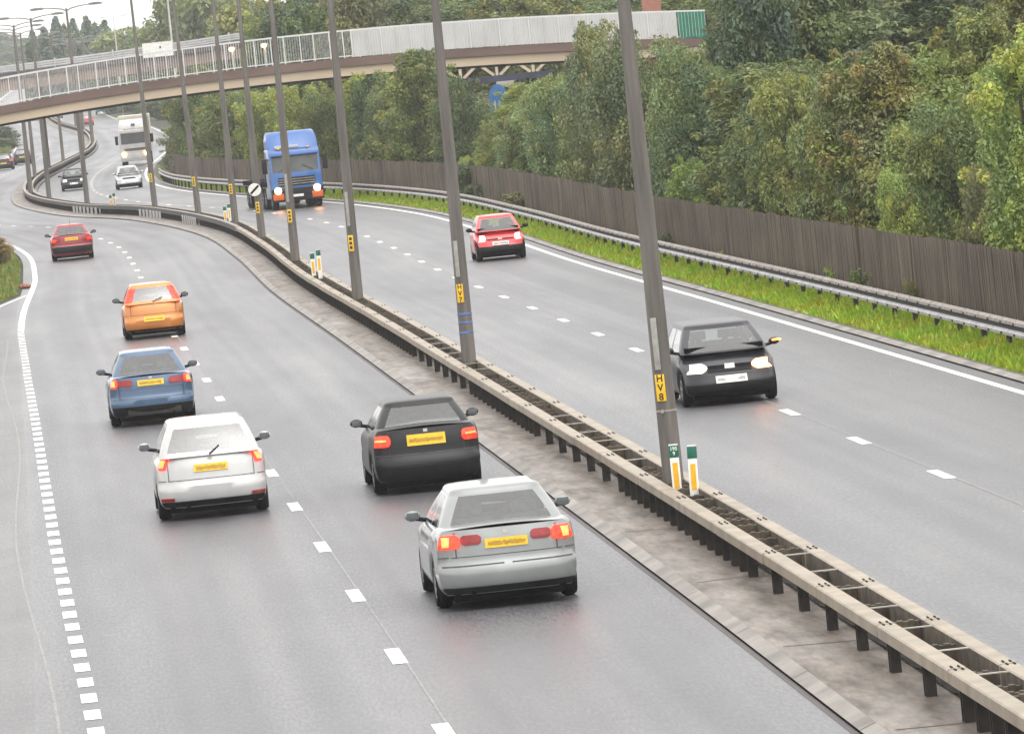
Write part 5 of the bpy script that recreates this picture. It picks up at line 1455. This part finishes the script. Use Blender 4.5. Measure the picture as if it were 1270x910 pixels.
# hand-placed second row and hillside
second = [(930, -25, 205, 2.9, 'hill_0', TEAL, 'tall blue green tree rising past the right end of the footbridge'),
 (985, -30, 215, 3.6, 'hill_1', DKG, 'tall dark tree right of the tall blue green one'),
 (1215, 10, 165, 2.6, 'tall_2', OLV, 'brownish olive tree on the bank at upper right'),
 (1255, -30, 180, 3.4, 'hill_2', BRN, 'golden brown tree at the upper right corner of the frame'),
 (248, 95, 352, 3.2, 'near_1', MID, 'green tree under the footbridge, right of the white lorry'),
 (214, 112, 372, 3.2, 'near_0', DKG, 'dark green tree under the footbridge beside the white lorry'),
 (188, 108, 410, 3.2, 'near_3', DKG, 'dark tree overhanging the end of the timber fence'),
 (318, 18, 470, 2.6, 'tall_0', YEL, 'slim yellow green tree standing above the distant bridge railing')]
for (px, py, Y, w, kind, col, lab) in second:
    p = AT(px, py, Y); tree(kind, p.x, Y, p.z, w, col, lab, None)
def mass(px0, px1, step, py0, py1, Y0, Y1, w, kinds, label, group, cs=cols):
    x = px0
    while x < px1:
        if Y1 < 341 and 585 < x < 655: x += step; continue
        Y = rnd.uniform(Y0, Y1); p = AT(x + rnd.uniform(-.4, .4)*step, rnd.uniform(py0, py1), Y)
        if abs(p.x - cx(Y)) > 10.5: tree(rnd.choice(kinds), p.x, Y, p.z, w*rnd.uniform(.85, 1.25), jit(rnd.choice(cs)), label, group)
        x += step
T3 = ['hill_0', 'hill_1', 'hill_2']; N4 = ['near_0', 'near_1', 'near_2', 'near_3', 'tall_0', 'tall_1', 'tall_2']
mass(925, 1290, 46, 30, 90, 160, 185, 3.0, N4, 'one of the mixed green trees massed on the right bank', 'trees massed on the right bank')
mass(985, 1290, 56, -30, 20, 200, 240, 4.6, T3, 'one of the tall trees closing the view at upper right', 'tall trees at upper right')
mass(1000, 1320, 60, -70, -40, 260, 320, 6.0, T3, 'one of the tall trees closing the view at upper right', 'tall trees at upper right')
mass(240, 700, 30, 96, 130, 318, 330, 2.8, N4, 'one of the trees growing under and beside the footbridge', 'trees under the footbridge', [OLV, MID, YEL, DKG])
mass(176, 270, 16, 112, 150, 440, 520, 4.2, N4, 'one of the dark trees past the far end of the timber fence', 'trees past the fence end', [DKG, MID, DKG])
mass(640, 1290, 30, 190, 250, 150, 220, 1.6, N4, 'one of the low bushes growing just over the fence', 'low bushes along the fence', [MID, OLV, DUS, YEL])
mass(170, 640, 34, 112, 140, 342, 400, 3.2, N4, 'one of the trees growing under and beside the footbridge', 'trees under the footbridge', [MID, DKG, OLV])
mass(640, 900, 36, 85, 125, 235, 300, 3.4, N4, 'one of the trees filling in behind the fence near the brick abutment', 'trees by the brick abutment')
mass(380, 900, 34, -25, 12, 370, 440, 5.0, T3, 'one of the hillside trees behind the white parapet', 'hillside trees behind the white parapet', [DKG, MID, OLV, GRY, TEAL, DKG])
mass(420, 900, 60, -60, -30, 460, 520, 7.0, T3, 'one of the hillside trees behind the white parapet', 'hillside trees behind the white parapet', [DKG, MID, TEAL])
mass(360, 440, 30, -20, 10, 450, 500, 6.0, T3, 'one of the dark trees at the end of the distant bridge railing', 'dark trees beside the distant bridge', [TEAL, DKG])
mass(190, 460, 27, -30, 14, 560, 680, 7.5, ['wood_0', 'wood_1', 'wood_2'], 'one of the trees rising behind the distant bridge', 'trees behind the distant bridge', [MID, GRY, DUS, OLV, TEAL])
mass(185, 250, 22, 10, 40, 600, 640, 6.5, ['wood_0', 'wood_2'], 'one of the trees rising behind the distant bridge', 'trees behind the distant bridge', [MID, OLV, DUS])
mass(150, 420, 30, 60, 95, 540, 640, 6.0, ['wood_0', 'wood_1'], 'one of the trees showing beneath the distant bridge', 'trees beneath the distant bridge', [YEL, OLV, MID])
# left skyline
mass(-20, 70, 20, 30, 55, 1050, 1200, 11, ['wood_0', 'wood_1', 'cone_0', 'cone_1'], 'one of the bluish trees on the far left skyline', 'far left skyline trees', [(.055, .08, .062), DKG])
for x, y in ((46, 34), (66, 22), (80, 24), (101, 20), (55, 30), (118, 32), (73, 30), (90, 30), (109, 28), (36, 40), (126, 26)):
    p = AT(x, y, 1100); tree('cone_%d' % (x % 2), p.x, 1100 + x % 30, p.z, 5.5, (.055, .08, .062), 'one of the pointed trees on the far left skyline', 'pointed skyline trees')
mass(0, 120, 14, 50, 65, 1000, 1100, 12, ['wood_0', 'wood_1', 'wood_2'], 'one of the bluish trees on the far left skyline', 'far left skyline trees', [TEAL, DKG, TEAL])
mass(110, 200, 14, 32, 48, 900, 1000, 9, ['wood_0', 'wood_1', 'wood_2'], 'one of the pale green trees on the skyline left of the tall wood', 'pale skyline trees', [GRY, DUS, MID])
mass(-40, 190, 12, 78, 100, 1500, 1800, 14, ['wood_0', 'wood_1', 'wood_2'], 'one of the hazy trees closing the far end of the road', 'hazy trees at the end of the road', [DKG, TEAL, GRY])
mass(-25, 200, 8, 44, 68, 2000, 2280, 22, ['wood_0', 'wood_1', 'wood_2'], 'one of the hazy trees making the far skyline beyond the bridges', 'hazy far skyline trees', [(.055, .08, .062), DKG, TEAL])
# left roadside bushes
for px, py, Y, w in ((-8, 158, 760, 5), (2, 172, 745, 4), (-14, 190, 700, 5)):
    p = AT(px, py, Y); tree('wood_1', p.x, Y, p.z, w, jit(DKG), 'dark bushes at the far left edge beside the left carriageway', 'far left bushes', 'bush', 'bush')
for px, py, Y, w, lab in ((-24, 296, 262, 1.8, 'dry brown brush behind the left guard rail, nearer clump'), (-16, 299, 275, 1.5, 'dry brown brush behind the left guard rail, middle clump'), (1, 303, 285, .8, 'dry brown brush behind the left guard rail, clump at the rail bend')):
    p = AT(px, py, Y); tree('near_2', p.x, Y, p.z, w, (.16, .115, .055), lab, None, 'bush', 'bush')
# weeds against the fence
for px, py, Y0, w, c, lab in ((1025, 334, 0, .30, LIM, 'small bright weed against the fence, left of the round bush'), (1066, 336, 0, .55, MID, 'round dark green bush at the fence foot above the guard rail'), (1126, 348, 0, .35, BRN, 'brown dead weed at the fence foot right of the round bush'),
                        (742, 215, 0, 0, MID, ''), (893, 312, 0, .22, LIM, 'tiny green weed at the fence foot right of the nearest lamp post'), (826, 290, 0, .5, DKG, 'low dark weed behind the guard rail just right of the nearest lamp post'), (590, 228, 0, .9, DKG, 'dark creeper low on the fence right of the HV7 lamp post'), (640, 240, 0, 1.2, BRN, 'brown weeds along the fence behind the red hatchback')):
    if not lab: continue
    lo, hi = 100., 330.
    for _ in range(40):
        m_ = (lo + hi)/2
        if project(RP(m_, 10.2, .8))[0] > px: lo = m_
        else: hi = m_
    b = RP(m_, 10.2, .12); z = AT(px, py, m_).z; tree('bush_%d' % (int(px) % 3), b.x, b.y, z, w, c, lab, None, 'weed', 'weed', zbase=.15)
# ivy hanging over the fence
b = RP(279, 10.33, 0); tree('bush_1', b.x, b.y, 1.95, 1.1, DKG, 'dark ivy hanging down the timber fence left of the HV7 lamp post', None, 'ivy', 'creeper', zbase=.5)
# undergrowth on the bank
def undergrowth(name, label, o0, o1, Y0, Y1, n, leaf, seed, hmax, col):
    rs = np.random.RandomState(seed); V = []; Cc = []
    for i in range(n):
        Y = Y0 + (Y1 - Y0)*rs.rand()**1.4; o = o0 + (o1 - o0)*rs.rand(); h = rs.rand()*hmax*(.5 + .5*math.sin(Y*.8 + o))
        p = np.array([cx(Y) + o, Y, terrain(Y, o) + .05 + max(0, h)]); nn = rs.normal(size=3) + np.array([0, -.4, .9]); nn /= np.linalg.norm(nn); a = np.cross(nn, rs.normal(size=3)); a /= np.linalg.norm(a); b_ = np.cross(nn, a); s = leaf*rs.uniform(.6, 1.4)
        V += [p - a*s, p + b_*s*.55, p + a*s, p - b_*s*.55]; t = rs.rand(); g_ = rs.uniform(.7, 1.3); Cc += [(g_*(.8 + .6*t), g_, g_*.8, 1)]*4
    me = bpy.data.meshes.new(name); me.from_pydata([tuple(q) for q in V], [], [(4*i, 4*i+1, 4*i+2, 4*i+3) for i in range(n)])
    at = me.color_attributes.new('col', 'FLOAT_COLOR', 'POINT'); at.data.foreach_set('color', np.array(Cc, dtype=np.float32).ravel()); me.materials.append(M['leaf'])
    o = bpy.data.objects.new(name, me); COL.objects.link(o); o.color = (*col, 1); tag(o, label, 'undergrowth', kind='stuff')
undergrowth('undergrowth', 'tangled green undergrowth covering the bank behind the timber fence', 10.8, 24, 105, 440, 70000, .11, 7, .9, MID)

# ------------------------------------------------------------------ haze
mb = MB(); mb.box((-520, -30, -2.5), (420, 2400, 62)); hz = mb.build('haze', None, None)
hz.data.materials.clear(); m = bpy.data.materials.new('haze_air'); m.use_nodes = True; n, l = nodes_of(m); n.clear()
o_ = n.new('ShaderNodeOutputMaterial'); v = n.new('ShaderNodeVolumePrincipled'); v.inputs['Color'].default_value = (.96, .97, 1, 1); v.inputs['Density'].default_value = 0.00016; v.inputs['Anisotropy'].default_value = .2
l.new(v.outputs[0], o_.inputs['Volume']); hz.data.materials.append(m); hz['kind'] = 'stuff'; hz.display_type = 'WIRE'
